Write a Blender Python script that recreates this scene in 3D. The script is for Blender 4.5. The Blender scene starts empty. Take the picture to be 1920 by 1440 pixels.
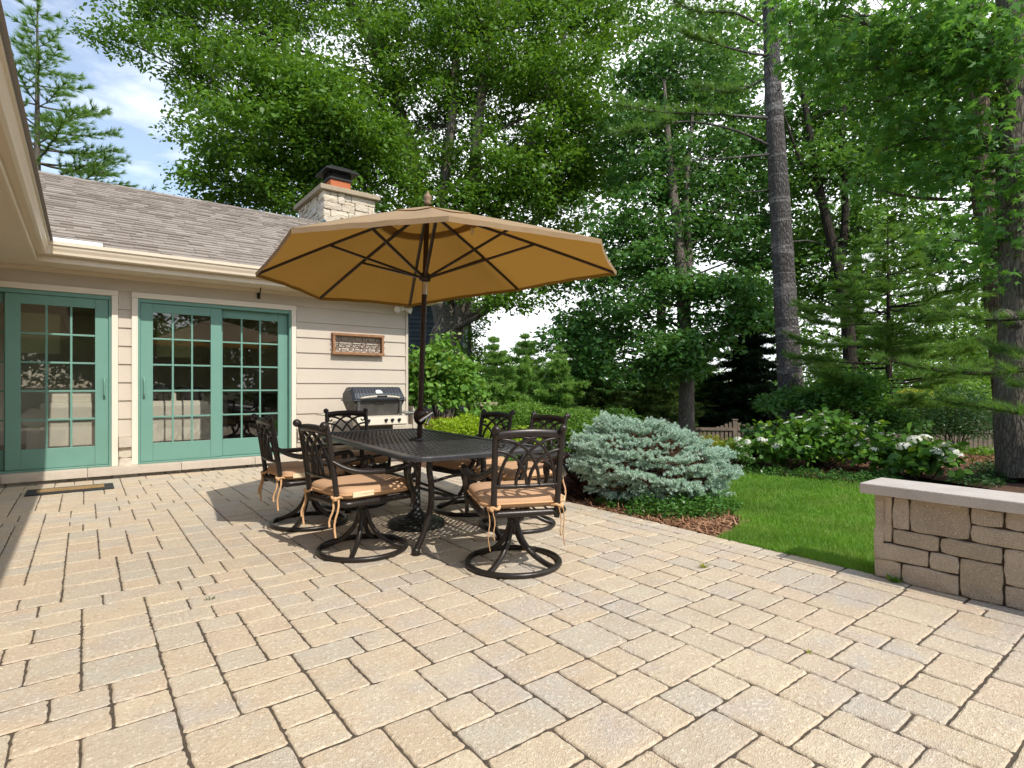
import bpy, bmesh, math, random
import numpy as np
from mathutils import Vector, Matrix
R = math.radians
random.seed(7)
rng = np.random.default_rng(7)
S = bpy.context.scene
COL = S.collection

# ---------------------------------------------------------------- camera (measured from the photograph)
F, HZ, H = 1043.0, 726.0, 1.12
YAW = R(37.5)
FW = (math.sin(YAW), math.cos(YAW)); RT = (math.cos(YAW), -math.sin(YAW))
def P(px, py, t):
    """a point at distance t along the view axis, seen at photo pixel (px, py)"""
    u = (px - 960) / F; v = (HZ - py) / F
    return Vector((t * (FW[0] + u * RT[0]), t * (FW[1] + u * RT[1]), H + v * t))
def smooth(a, b, x):
    x = min(1, max(0, (x - a) / (b - a))); return x * x * (3 - 2 * x)
def gz(x, y):
    d = x * FW[0] + y * FW[1]
    return -0.95 * smooth(8.0, 17.0, d)
def G(px, t):
    p = P(px, HZ, t); p.z = gz(p.x, p.y); return p

cam = bpy.data.cameras.new('camera'); co = bpy.data.objects.new('camera', cam); COL.objects.link(co)
cam.sensor_width = 36; cam.lens = 36 * F / 1920; cam.shift_y = (HZ - 720) / 1920
cam.clip_start = 0.05; cam.clip_end = 3000
co.location = (0, 0, H); co.rotation_euler = (R(90), 0, -YAW)
S.camera = co
S.view_settings.view_transform = 'Standard'; S.view_settings.look = 'None'
S.view_settings.exposure = 0.42; S.view_settings.gamma = 1
S.render.engine = 'CYCLES'
S.cycles.max_bounces = 10; S.cycles.diffuse_bounces = 4; S.cycles.glossy_bounces = 4
S.cycles.transmission_bounces = 6; S.cycles.transparent_max_bounces = 16
S.cycles.use_denoising = True
S.cycles.use_adaptive_sampling = True
S.cycles.sample_clamp_indirect = 6

# ---------------------------------------------------------------- materials
def newmat(name):
    m = bpy.data.materials.new(name); m.use_nodes = True
    nt = m.node_tree; nt.nodes.clear()
    out = nt.nodes.new('ShaderNodeOutputMaterial')
    return m, nt, out
def N(nt, typ, ins=None, **kw):
    n = nt.nodes.new(typ)
    for k, v in kw.items(): setattr(n, k, v)
    for k, v in (ins or {}).items():
        s = n.inputs[k]
        if isinstance(v, bpy.types.NodeSocket): nt.links.new(v, s)
        else: s.default_value = v
    return n
def c4(c): return (c[0], c[1], c[2], 1)
def ramp(nt, fac, stops):
    r = nt.nodes.new('ShaderNodeValToRGB'); nt.links.new(fac, r.inputs[0])
    e = r.color_ramp.elements
    while len(e) < len(stops): e.new(0.5)
    for el, (p, c) in zip(e, stops): el.position = p; el.color = c4(c) if len(c) == 3 else c
    return r.outputs[0]
def mix(nt, fac, a, b, mode='MIX'):
    n = nt.nodes.new('ShaderNodeMix'); n.data_type = 'RGBA'; n.blend_type = mode
    for i, v in ((0, fac), (6, a), (7, b)):
        if isinstance(v, bpy.types.NodeSocket): nt.links.new(v, n.inputs[i])
        else: n.inputs[i].default_value = v if i == 0 else c4(v)
    return n.outputs[2]
def noise(nt, scale, detail=4, rough=.6, vec=None, dim='3D'):
    n = N(nt, 'ShaderNodeTexNoise', {'Scale': scale, 'Detail': detail, 'Roughness': rough})
    if vec is not None: nt.links.new(vec, n.inputs['Vector'])
    return n.outputs[0]
def pos(nt, obj=True):
    if obj: return N(nt, 'ShaderNodeTexCoord').outputs['Object']
    return N(nt, 'ShaderNodeNewGeometry').outputs['Position']
def scaled(nt, v, s):
    m = N(nt, 'ShaderNodeMapping', {'Scale': s}); nt.links.new(v, m.inputs[0]); return m.outputs[0]
def island(nt): return N(nt, 'ShaderNodeNewGeometry').outputs['Random Per Island']
def bump(nt, h, strength=.3, dist=.01):
    return N(nt, 'ShaderNodeBump', {'Height': h, 'Strength': strength, 'Distance': dist}).outputs[0]
def pbsdf(nt, out, col, rough=.6, metal=0, spec=.4, normal=None):
    b = N(nt, 'ShaderNodeBsdfPrincipled', {'Metallic': metal, 'Specular IOR Level': spec})
    for k, v in (('Base Color', col), ('Roughness', rough), ('Normal', normal)):
        if v is None: continue
        if isinstance(v, bpy.types.NodeSocket): nt.links.new(v, b.inputs[k])
        else: b.inputs[k].default_value = c4(v) if k == 'Base Color' else v
    nt.links.new(b.outputs[0], out.inputs[0]); return b
def mat_plain(name, col, rough=.5, metal=0, spec=.4, var=.12, scale=18, bmp=.15, bd=.003):
    m, nt, out = newmat(name)
    p = pos(nt)
    n1 = noise(nt, scale, 5, .6, p); n2 = noise(nt, scale * .13, 3, .6, p)
    c = ramp(nt, n1, [(.3, [x * (1 - var) for x in col]), (.7, [min(1, x * (1 + var)) for x in col])])
    c = mix(nt, .35, c, ramp(nt, n2, [(.35, [x * (1 - 1.6 * var) for x in col]), (.65, col)]))
    pbsdf(nt, out, c, rough, metal, spec, bump(nt, noise(nt, scale * 6, 3, .6, p), bmp, bd)); return m
def mat_leaf(name, a, b, trans=.35, rough=.45, spec=.35, odd=None):
    m, nt, out = newmat(name)
    r = island(nt)
    stops = [(0, a), (.75, b)]
    if odd: stops += [(.93, b), (.96, odd)]
    c = ramp(nt, r, stops)
    n2 = noise(nt, .55, 3, .6, pos(nt, False))
    c = mix(nt, ramp(nt, n2, [(.35, (0, 0, 0)), (.65, (.55, .55, .55))]), c, mix(nt, .5, c, [min(1, x * 1.5) for x in b]))
    bs = N(nt, 'ShaderNodeBsdfPrincipled', {'Base Color': c, 'Roughness': rough, 'Specular IOR Level': spec})
    tr = N(nt, 'ShaderNodeBsdfTranslucent', {'Color': mix(nt, .5, c, (b[0] * 1.6 + .02, b[1] * 1.5, b[2] * .6))})
    ms = N(nt, 'ShaderNodeMixShader', {0: trans}); nt.links.new(bs.outputs[0], ms.inputs[1]); nt.links.new(tr.outputs[0], ms.inputs[2])
    nt.links.new(ms.outputs[0], out.inputs[0]); return m
def mat_grass():
    m = mat_leaf('grass_blade', (.105, .25, .025), (.19, .37, .045), .38, .5, .25, odd=(.30, .34, .10)); nt = m.node_tree
    b = [n for n in nt.nodes if n.type == 'BSDF_PRINCIPLED'][0]; src = b.inputs['Base Color'].links[0].from_socket
    p = pos(nt, False); f = ramp(nt, noise(nt, 2.4, 5, .65, p), [(.42, (0, 0, 0)), (.70, (.85, .85, .85))]); f2 = ramp(nt, noise(nt, 1.1, 4, .6, p), [(.35, (.6, .6, .6)), (.55, (0, 0, 0))])
    c = mix(nt, f, src, (.25, .31, .075)); c = mix(nt, f2, c, (.06, .19, .02)); nt.links.new(c, b.inputs['Base Color']); return m
def mat_bark(name, a, b, sc=(9, 9, 1.6), strength=1.0, scars=False):
    m, nt, out = newmat(name)
    v = scaled(nt, pos(nt, False), sc)
    n1 = noise(nt, 2.2, 8, .7, v); vo = N(nt, 'ShaderNodeTexVoronoi', {'Scale': 3.0, 'Vector': v}, feature='DISTANCE_TO_EDGE').outputs[0]
    c = ramp(nt, n1, [(.3, a), (.7, b)])
    c = mix(nt, ramp(nt, vo, [(.0, (.7, .7, .7)), (.12, (0, 0, 0))]), c, [x * .35 for x in a])
    h = N(nt, 'ShaderNodeMath', {0: n1, 1: vo}, operation='ADD').outputs[0]
    if scars:
        zc = N(nt, 'ShaderNodeSeparateXYZ', {0: pos(nt, False)}).outputs[2]
        zz = N(nt, 'ShaderNodeCombineXYZ', {2: zc}).outputs[0]; w_ = N(nt, 'ShaderNodeVectorMath', {0: zz, 1: scaled(nt, pos(nt, False), (.10, .10, 0))}, operation='ADD').outputs[0]
        rg = ramp(nt, noise(nt, 2.6, 3, .6, w_), [(.50, (0, 0, 0)), (.53, (.75, .75, .75)), (.56, (0, 0, 0))])
        c = mix(nt, rg, c, [x * 1.9 for x in b])
        c = mix(nt, ramp(nt, noise(nt, 1.1, 5, .7, pos(nt, False)), [(.5, (0, 0, 0)), (.7, (.6, .6, .6))]), c, [x * 1.35 for x in b])
    pbsdf(nt, out, c, .95, 0, .1, bump(nt, h, strength, .06)); return m
def mat_stone(name, cols, rough=.9, sp=.25, stain=None):
    """stone or concrete with its own tone per block (per island)"""
    m, nt, out = newmat(name)
    p = pos(nt, False); r = island(nt)
    c = ramp(nt, r, [(i / max(1, len(cols) - 1), k) for i, k in enumerate(cols)])
    n1 = noise(nt, 7, 6, .65, p); n2 = noise(nt, 160, 2, .5, p); n3 = noise(nt, 1.3, 4, .6, p)
    c = mix(nt, ramp(nt, n1, [(.35, (.30, .30, .30)), (.68, (0, 0, 0))]), c, [x * .55 for x in cols[0]])
    if stain: c = mix(nt, ramp(nt, n3, [(.5, (0, 0, 0)), (.72, (.7, .7, .7))]), c, stain)
    c = mix(nt, ramp(nt, n2, [(.60, (0, 0, 0)), (.70, (sp, sp, sp))]), c, [min(1, x * 1.5 + .08) for x in cols[-1]])
    c = mix(nt, ramp(nt, n2, [(.30, (sp * 1.4,) * 3), (.40, (0, 0, 0))]), c, [x * .4 for x in cols[0]])
    h = N(nt, 'ShaderNodeMath', {0: n2, 1: n1}, operation='ADD').outputs[0]
    pbsdf(nt, out, c, rough, 0, .2, bump(nt, h, .5, .006)); return m

M = {}
def mat_paver():
    m, nt, out = newmat('paver'); p = pos(nt, False); r = island(nt)
    cols = [(0.517, 0.418, 0.291), (0.570, 0.474, 0.334), (0.481, 0.427, 0.334), (0.570, 0.455, 0.329), (0.544, 0.446, 0.319), (0.597, 0.502, 0.354), (0.463, 0.424, 0.344), (0.570, 0.474, 0.339), (0.535, 0.427, 0.296)]
    c = ramp(nt, r, [(i / 8, k) for i, k in enumerate(cols)])
    n0 = noise(nt, 2.6, 4, .6, p); n1 = noise(nt, 9, 6, .7, p); n2 = noise(nt, 62, 3, .65, p); n3 = noise(nt, 190, 2, .5, p)
    c = mix(nt, ramp(nt, n0, [(.50, (0, 0, 0)), (.66, (.75, .75, .75))]), c, (.46, .42, .37))
    c = mix(nt, ramp(nt, noise(nt, .9, 5, .65, p), [(.54, (0, 0, 0)), (.72, (.5, .5, .5))]), c, (.40, .345, .28))
    c = mix(nt, ramp(nt, n1, [(.36, (.45, .45, .45)), (.58, (0, 0, 0))]), c, (.46, .34, .24))
    c = mix(nt, ramp(nt, n2, [(.57, (0, 0, 0)), (.66, (.7, .7, .7))]), c, (.80, .70, .56))
    c = mix(nt, ramp(nt, n2, [(.30, (.75, .75, .75)), (.42, (0, 0, 0))]), c, (.34, .25, .18))
    c = mix(nt, ramp(nt, n3, [(.62, (0, 0, 0)), (.70, (.6, .6, .6))]), c, (.82, .74, .64))
    h = N(nt, 'ShaderNodeMath', {0: n2, 1: n3}, operation='ADD').outputs[0]; h = N(nt, 'ShaderNodeMath', {0: h, 1: n1}, operation='ADD').outputs[0]
    pbsdf(nt, out, c, .92, 0, .2, bump(nt, h, .75, .007)); return m
M['paver'] = mat_paver()
M['joint'] = mat_plain('joint_sand', (.105, .08, .056), .95, var=.4, scale=60, bmp=.6, bd=.01)
M['wallblock'] = mat_stone('wall_block', [(.38, .315, .235), (.50, .42, .325), (.44, .37, .30), (.54, .44, .33)], sp=.5, stain=(.42, .285, .155))
M['limestone'] = mat_stone('limestone', [(.55, .475, .39), (.62, .545, .45)], sp=.12)
M['capstone'] = mat_stone('capstone', [(.48, .43, .385), (.54, .49, .44)], sp=.2)
M['ledgestone'] = mat_stone('ledge_stone', [(.56, .48, .37), (.68, .60, .48), (.62, .56, .47), (.72, .63, .49), (.52, .45, .36)], sp=.2, stain=(.47, .37, .25))
M['concretecap'] = mat_stone('concrete_cap', [(.36, .29, .20), (.42, .34, .24)], sp=.3)
M['siding'] = mat_plain('siding_paint', (.56, .488, .398), .6, var=.06, scale=2.2, bmp=.1)
M['trim'] = mat_plain('trim_paint', (.70, .595, .455), .5, var=.03, scale=6, bmp=.08)
M['gutter'] = mat_plain('gutter_paint', (.68, .575, .44), .38, var=.03, scale=4, bmp=.03)
M['frame'] = mat_plain('door_casing', (.76, .68, .565), .5, var=.03, scale=6, bmp=.06)
M['teal'] = mat_plain('teal_paint', (.150, .305, .246), .40, var=.05, scale=5, bmp=.06)
M['metal'] = mat_plain('bronze_black_metal', (.030, .024, .021), .34, .35, .5, var=.25, scale=30, bmp=.25, bd=.002)
M['tablemetal'] = mat_plain('table_metal', (.052, .050, .054), .32, .3, .5, var=.2, scale=30, bmp=.2, bd=.002)
M['polemetal'] = mat_plain('pole_metal', (.035, .017, .012), .35, .3, .5, var=.2, scale=20, bmp=.05)
M['silver'] = mat_plain('silver', (.55, .55, .54), .3, .9, .5, var=.1, scale=20, bmp=.05)
M['black'] = mat_plain('black_metal', (.016, .016, .017), .45, .2, .4, var=.3, scale=25, bmp=.1)
M['iron'] = mat_plain('cast_iron_base', (.022, .024, .022), .5, .2, .4, var=.3, scale=25, bmp=.2)
M['grillgrey'] = mat_plain('grill_lid', (.05, .055, .062), .42, .4, .5, var=.15, scale=14, bmp=.15)
M['grillbox'] = mat_plain('grill_firebox', (.10, .095, .088), .6, .3, .3, var=.35, scale=9, bmp=.3)
M['panelbeige'] = mat_plain('panel_beige', (.60, .54, .43), .4, var=.06, scale=12, bmp=.05)
M['wood'] = mat_plain('weathered_wood', (.33, .17, .085), .8, var=.35, scale=12, bmp=.4)
M['rust'] = mat_plain('rusted_iron', (.10, .055, .035), .8, .2, .2, var=.4, scale=20, bmp=.3)
M['cushion'] = mat_plain('cushion_cloth', (.53, .33, .195), .9, 0, .15, var=.06, scale=7, bmp=.5, bd=.002)
M['tie'] = mat_plain('tie_cloth', (.62, .38, .20), .9, 0, .15, var=.1, scale=20, bmp=.3)
M['tag'] = mat_plain('tag_cloth', (.78, .66, .44), .8, 0, .15, var=.05, scale=20)
M['white'] = mat_plain('white_plastic', (.80, .80, .78), .4, var=.03, scale=9, bmp=.02)
M['terracotta'] = mat_plain('terracotta', (.46, .135, .05), .8, var=.12, scale=10, bmp=.2)
M['rubber'] = mat_plain('rubber', (.025, .026, .028), .7, var=.2, scale=30)
M['coir'] = mat_plain('coir', (.36, .23, .10), .95, var=.35, scale=90, bmp=.8, bd=.006)
M['fence'] = mat_plain('grey_fence_wood', (.21, .165, .125), .9, var=.3, scale=9, bmp=.4)
M['interior'] = mat_plain('interior_paint', (.60, .53, .42), .8, var=.03, scale=3)
M['intfloor'] = mat_plain('wood_floor', (.22, .13, .07), .4, var=.3, scale=5)
M['sofa'] = mat_plain('sofa_cloth', (.66, .60, .50), .9, var=.05, scale=30, bmp=.3)
M['dark'] = mat_plain('dark_wood', (.03, .022, .018), .4, var=.3, scale=8)
M['brick'] = mat_stone('brick', [(.22, .10, .07), (.30, .14, .09), (.26, .13, .10)], sp=.2)
M['slate'] = mat_stone('slate_shingle', [(.055, .07, .09), (.085, .10, .125), (.07, .085, .10)], sp=.1)
M['mulch'] = mat_plain('mulch_ground', (.20, .105, .06), .95, var=.45, scale=55, bmp=1.0, bd=.02)
M['chip'] = mat_stone('mulch_chip', [(.19, .09, .045), (.40, .22, .12), (.28, .135, .07), (.50, .31, .19)], sp=.1)
M['bark'] = mat_bark('bark_grey', (.12, .10, .08), (.29, .25, .205))
M['barkdark'] = mat_bark('bark_dark', (.035, .028, .023), (.085, .07, .055))
M['barkpine'] = mat_bark('bark_pine', (.078, .070, .066), (.165, .152, .145), (7, 7, 3.0), scars=True)
M['barkbrown'] = mat_bark('bark_brown', (.10, .07, .048), (.23, .17, .12))
M['twig'] = mat_plain('twig', (.07, .05, .035), .9, var=.3, scale=20)

# canopy cloth : some of the sun comes through
m, nt, out = newmat('canopy_cloth')
p = pos(nt); wv = noise(nt, 420, 2, .5, p)
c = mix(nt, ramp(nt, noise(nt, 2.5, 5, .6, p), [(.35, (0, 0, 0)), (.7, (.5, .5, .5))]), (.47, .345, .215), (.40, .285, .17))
c = mix(nt, N(nt, 'ShaderNodeNewGeometry').outputs['Backfacing'], c, (.195, .118, .036))  # underside coloured darker: shade below the canopy painted into the cloth
b = N(nt, 'ShaderNodeBsdfPrincipled', {'Base Color': c, 'Roughness': .9, 'Specular IOR Level': .1, 'Normal': bump(nt, N(nt, 'ShaderNodeMath', {0: wv, 1: N(nt, 'ShaderNodeMath', {0: noise(nt, 3.5, 3, .55, scaled(nt, p, (1, 1, 2.2))), 1: 9.0}, operation='MULTIPLY').outputs[0]}, operation='ADD').outputs[0], .45, .004)})
tr = N(nt, 'ShaderNodeBsdfTranslucent', {'Color': (.40, .195, .034, 1)})
ms = N(nt, 'ShaderNodeMixShader', {0: .34}); nt.links.new(b.outputs[0], ms.inputs[1]); nt.links.new(tr.outputs[0], ms.inputs[2]); nt.links.new(ms.outputs[0], out.inputs[0])
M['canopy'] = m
# window glass
m, nt, out = newmat('window_glass')
fr = N(nt, 'ShaderNodeLayerWeight', {'Blend': .5}).outputs['Facing']
fr = ramp(nt, fr, [(0, (.085,) * 3), (.55, (.14,) * 3), (.8, (.35,) * 3), (1, (1, 1, 1))])
tp = N(nt, 'ShaderNodeBsdfTransparent', {'Color': (.95, .96, .95, 1)}); gl = N(nt, 'ShaderNodeBsdfGlossy', {'Roughness': .01})
ms = N(nt, 'ShaderNodeMixShader', {0: fr}); nt.links.new(tp.outputs[0], ms.inputs[1]); nt.links.new(gl.outputs[0], ms.inputs[2]); nt.links.new(ms.outputs[0], out.inputs[0])
M['glass'] = m
# roof shingle
m, nt, out = newmat('roof_shingle')
p = pos(nt, False)
c = ramp(nt, island(nt), [(0, (.27, .23, .195)), (.4, (.345, .30, .257)), (.75, (.40, .35, .30)), (1, (.30, .26, .222))])
c = mix(nt, ramp(nt, noise(nt, 220, 2, .5, p), [(.35, (.5, .5, .5)), (.65, (0, 0, 0))]), c, (.10, .08, .07))
pbsdf(nt, out, c, .95, 0, .15, bump(nt, noise(nt, 260, 2, .6, p), .5, .004)); M['shingle'] = m
# terrain
m, nt, out = newmat('garden_ground')
p = pos(nt, False)
c = ramp(nt, noise(nt, .5, 6, .7, p), [(.35, (.045, .075, .02)), (.52, (.075, .055, .03)), (.68, (.05, .10, .022))])
pbsdf(nt, out, c, .95, 0, .1, bump(nt, noise(nt, 14, 6, .7, p), .8, .05)); M['ground'] = m
m, nt, out = newmat('lawn_soil')
pbsdf(nt, out, ramp(nt, noise(nt, 9, 5, .6, pos(nt, False)), [(.35, (.06, .13, .018)), (.65, (.10, .20, .03))]), .95, 0, .1); M['lawn'] = m

M['grass'] = mat_grass()
M['leaf_elm'] = mat_leaf('leaf_elm', (.050, .130, .014), (.120, .245, .024), .40)
M['leaf_oak'] = mat_leaf('leaf_oak', (.042, .122, .027), (.090, .215, .045), .38)
M['leaf_star'] = mat_leaf('leaf_star', (.060, .172, .036), (.125, .290, .055), .50, odd=(.19, .29, .025))
M['leaf_mid'] = mat_leaf('leaf_mid', (.056, .145, .024), (.115, .245, .038), .40)
M['leaf_light'] = mat_leaf('leaf_light', (.085, .19, .028), (.155, .29, .04), .38)
M['leaf_bush'] = mat_leaf('leaf_bush', (.10, .24, .035), (.19, .36, .065), .36, .38, .45, odd=(.27, .33, .035))
M['leaf_lime'] = mat_leaf('leaf_lime', (.24, .39, .018), (.36, .50, .030), .35)
M['leaf_vib'] = mat_leaf('leaf_viburnum', (.045, .125, .024), (.105, .235, .028), .36, odd=(.23, .34, .02))
M['leaf_dark'] = mat_leaf('leaf_dark', (.020, .062, .018), (.042, .105, .028), .28)
M['leaf_purple'] = mat_leaf('leaf_purple', (.035, .014, .018), (.085, .040, .035), .25)
M['leaf_vinca'] = mat_leaf('leaf_vinca', (.035, .110, .022), (.085, .21, .035), .28, .35, .5)
M['leaf_yellow'] = mat_leaf('leaf_yellow', (.22, .26, .02), (.32, .34, .03), .35)
M['petal'] = mat_leaf('petal_white', (.60, .64, .58), (.80, .80, .76), .3, .6, .2)
M['petal_green'] = mat_leaf('petal_green', (.42, .55, .22), (.60, .68, .36), .3, .6, .2)
M['needle_pine'] = mat_leaf('needle_pine', (.080, .175, .034), (.160, .300, .058), .42, .45, .35)
M['needle_yellow'] = mat_leaf('needle_sunlit', (.065, .13, .03), (.12, .20, .035), .3, .45, .35)
M['needle_spruce'] = mat_leaf('needle_spruce', (.012, .030, .014), (.026, .054, .022), .15, .5, .2)
M['needle_tip'] = mat_leaf('needle_hemlock', (.055, .115, .030), (.21, .31, .09), .25, .5, .25)
M['needle_larch'] = mat_leaf('needle_larch', (.14, .28, .055), (.25, .42, .10), .40, .5, .25)
M['needle_blue'] = mat_leaf('needle_blue', (.33, .50, .43), (.56, .70, .62), .22, .5, .25)
M['needle_brown'] = mat_leaf('needle_dead', (.10, .052, .03), (.19, .105, .06), .2, .7, .1)

# ---------------------------------------------------------------- object helpers
def tag(o, label=None, cat=None, group=None, kind=None):
    for k, v in (('label', label), ('category', cat), ('group', group), ('kind', kind)):
        if v: o[k] = v
    return o
def thing(name, label, cat, loc=(0, 0, 0), rz=0, group=None):
    o = bpy.data.objects.new(name, None); COL.objects.link(o); o.location = loc; o.rotation_euler = (0, 0, rz)
    o.empty_display_size = .1
    return tag(o, label, cat, group)
def link(name, me, parent=None):
    o = bpy.data.objects.new(name, me); COL.objects.link(o); o.parent = parent; return o
class MB:
    def __init__(s): s.v = []; s.f = []; s.sm = []
    def add(s, verts, faces, smooth=False):
        b = len(s.v); s.v += [tuple(x) for x in verts]
        for f in faces: s.f.append([b + i for i in f]); s.sm.append(smooth)
        return s
    def box(s, a, b, bev=0):
        x0, y0, z0 = [min(p, q) for p, q in zip(a, b)]; x1, y1, z1 = [max(p, q) for p, q in zip(a, b)]
        if bev <= 0:
            s.add([(x, y, z) for z in (z0, z1) for y in (y0, y1) for x in (x0, x1)],
                  [(0, 2, 3, 1), (4, 5, 7, 6), (0, 1, 5, 4), (2, 6, 7, 3), (0, 4, 6, 2), (1, 3, 7, 5)])
        else:
            bm = bmesh.new(); bmesh.ops.create_cube(bm, size=1)
            bmesh.ops.scale(bm, vec=(x1 - x0, y1 - y0, z1 - z0), verts=bm.verts)
            bmesh.ops.translate(bm, vec=((x0 + x1) / 2, (y0 + y1) / 2, (z0 + z1) / 2), verts=bm.verts)
            bmesh.ops.bevel(bm, geom=bm.edges[:], offset=min(bev, .45 * min(x1 - x0, y1 - y0, z1 - z0)), segments=2, affect='EDGES', profile=.6)
            s.bm(bm, False)
        return s
    def bm(s, bm, smooth=False, mtx=None):
        bm.verts.ensure_lookup_table(); bm.verts.index_update()
        s.add([(mtx @ v.co if mtx else v.co) for v in bm.verts], [[v.index for v in f.verts] for f in bm.faces], smooth); bm.free(); return s
    def tube(s, pts, rad, n=8, cap=True, flat=1.0, closed=False, up=None):
        pts = [Vector(p) for p in pts]
        if not isinstance(rad, (list, tuple)): rad = [rad] * len(pts)
        L = len(pts); rings = []; prev = None
        for i, p in enumerate(pts):
            if closed: d = pts[(i + 1) % L] - pts[i - 1]
            else: d = pts[min(i + 1, L - 1)] - pts[max(i - 1, 0)]
            if d.length < 1e-9: d = Vector((0, 0, 1))
            d.normalize()
            if prev is None:
                a = Vector(up) if up else (Vector((0, 0, 1)) if abs(d.z) < .9 else Vector((1, 0, 0)))
                e1 = (a - d * a.dot(d)).normalized()
            else:
                e1 = (prev - d * prev.dot(d))
                e1 = e1.normalized() if e1.length > 1e-6 else d.orthogonal().normalized()
            prev = e1; e2 = d.cross(e1)
            rings.append([p + e1 * (rad[i] * math.cos(2 * math.pi * k / n)) + e2 * (rad[i] * flat * math.sin(2 * math.pi * k / n)) for k in range(n)])
        vs = [v for r in rings for v in r]; fs = []
        m = L if closed else L - 1
        for i in range(m):
            j = (i + 1) % L
            for k in range(n): fs.append((i * n + k, i * n + (k + 1) % n, j * n + (k + 1) % n, j * n + k))
        s.add(vs, fs, True)
        if cap and not closed:
            s.add(rings[0], [list(range(n))[::-1]]); s.add(rings[-1], [list(range(n))])
        return s
    def lathe(s, prof, c=(0, 0, 0), n=24, axis=None, smooth=True):
        """prof: [(r, z)], around +z or an axis direction"""
        q = Vector((0, 0, 1)).rotation_difference(Vector(axis)) if axis is not None else None
        vs = []
        for r, z in prof:
            for k in range(n):
                v = Vector((r * math.cos(2 * math.pi * k / n), r * math.sin(2 * math.pi * k / n), z))
                if q: v = q @ v
                vs.append(v + Vector(c))
        fs = [(i * n + k, i * n + (k + 1) % n, (i + 1) * n + (k + 1) % n, (i + 1) * n + k) for i in range(len(prof) - 1) for k in range(n)]
        s.add(vs, fs, smooth)
        if prof[0][0] > 1e-5: s.add(vs[:n], [list(range(n))[::-1]])
        if prof[-1][0] > 1e-5: s.add(vs[-n:], [list(range(n))])
        return s
    def ball(s, c, r, n=12): return s.lathe([(max(1e-6, r * math.sin(a)), -r * math.cos(a)) for a in [math.pi * i / n for i in range(n + 1)]], c, n + 4)
    def prism(s, poly, d0, d1, fn):
        """poly 2D outline extruded from d0 to d1, fn(a, b, d) -> point"""
        n = len(poly)
        vs = [fn(a, b, d0) for a, b in poly] + [fn(a, b, d1) for a, b in poly]
        s.add(vs, [tuple(range(n))[::-1], tuple(range(n, 2 * n))] + [(i, (i + 1) % n, n + (i + 1) % n, n + i) for i in range(n)]); return s
    def build(s, name, mat, parent=None, fix=True):
        me = bpy.data.meshes.new(name); me.from_pydata(s.v, [], s.f)
        me.polygons.foreach_set('use_smooth', s.sm)
        me.materials.append(mat)
        if fix and len(s.f) < 60000:
            bm = bmesh.new(); bm.from_mesh(me); bmesh.ops.recalc_face_normals(bm, faces=bm.faces); bm.to_mesh(me); bm.free()
        return link(name, me, parent)
def children(o): return [c for c in COL.objects if c.parent == o]
def copy_tree(o, parent=None, kids=None):
    kids = kids or KIDS
    c = o.copy(); COL.objects.link(c); c.parent = parent
    for ch in kids.get(o.name, []): copy_tree(ch, c, kids)
    return c
KIDS = {}
def note_kids():
    KIDS.clear()
    for o in COL.objects:
        if o.parent: KIDS.setdefault(o.parent.name, []).append(o)
def bez(pts, n=10):
    """smooth curve through points (Catmull-Rom)"""
    pts = [Vector(p) for p in pts]; out = []
    q = [pts[0] * 2 - pts[1]] + pts + [pts[-1] * 2 - pts[-2]]
    for i in range(1, len(q) - 2):
        for k in range(n):
            t = k / n; a, b, c, d = q[i - 1:i + 3]
            out.append(.5 * ((2 * b) + (c - a) * t + (2 * a - 5 * b + 4 * c - d) * t * t + (3 * b - a - 3 * c + d) * t ** 3))
    out.append(pts[-1]); return out

# ---------------------------------------------------------------- foliage helpers
def mesh_np(name, V, Fc, mat, parent=None, smooth=False):
    """V (n,3); Fc list of (faces array (m,k))"""
    me = bpy.data.meshes.new(name)
    Fc = Fc if isinstance(Fc, list) else [Fc]
    loops = np.concatenate([f.ravel() for f in Fc]).astype(np.int32)
    tot = np.concatenate([np.full(len(f), f.shape[1], np.int32) for f in Fc])
    st = np.concatenate([[0], np.cumsum(tot)[:-1]]).astype(np.int32)
    me.vertices.add(len(V)); me.vertices.foreach_set('co', V.astype(np.float32).ravel())
    me.loops.add(len(loops)); me.loops.foreach_set('vertex_index', loops)
    me.polygons.add(len(tot)); me.polygons.foreach_set('loop_start', st); me.polygons.foreach_set('loop_total', tot)
    if smooth: me.polygons.foreach_set('use_smooth', np.ones(len(tot), bool))
    me.materials.append(mat); me.update(calc_edges=True); me.validate()
    return link(name, me, parent)
def nrm(a): return a / np.maximum(1e-9, np.linalg.norm(a, axis=-1, keepdims=True))
OVATE = [(0, 0, 0), (.42, -.5, .10), (1, 0, -.06), (.42, .5, .10)]
ROUND = [(0, 0, 0), (.25, -.42, .06), (.62, -.46, .06), (1, 0, -.10), (.62, .46, .06), (.25, .42, .06)]
STAR = [(0, 0, 0)] + [(x * .5 + .42, y * .5, z) for x, y, z in
        [(-.30, -.22, 0), (-.52, -.78, -.12), (.02, -.36, .03), (.22, -1.0, -.10), (.30, -.30, .03), (1.16, 0, -.16), (.30, .30, .03), (.22, 1.0, -.10), (.02, .36, .03), (-.52, .78, -.12), (-.30, .22, 0)]]
STRIP = [(0, -.5, 0), (1, 0, 0), (0, .5, 0)]
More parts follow.
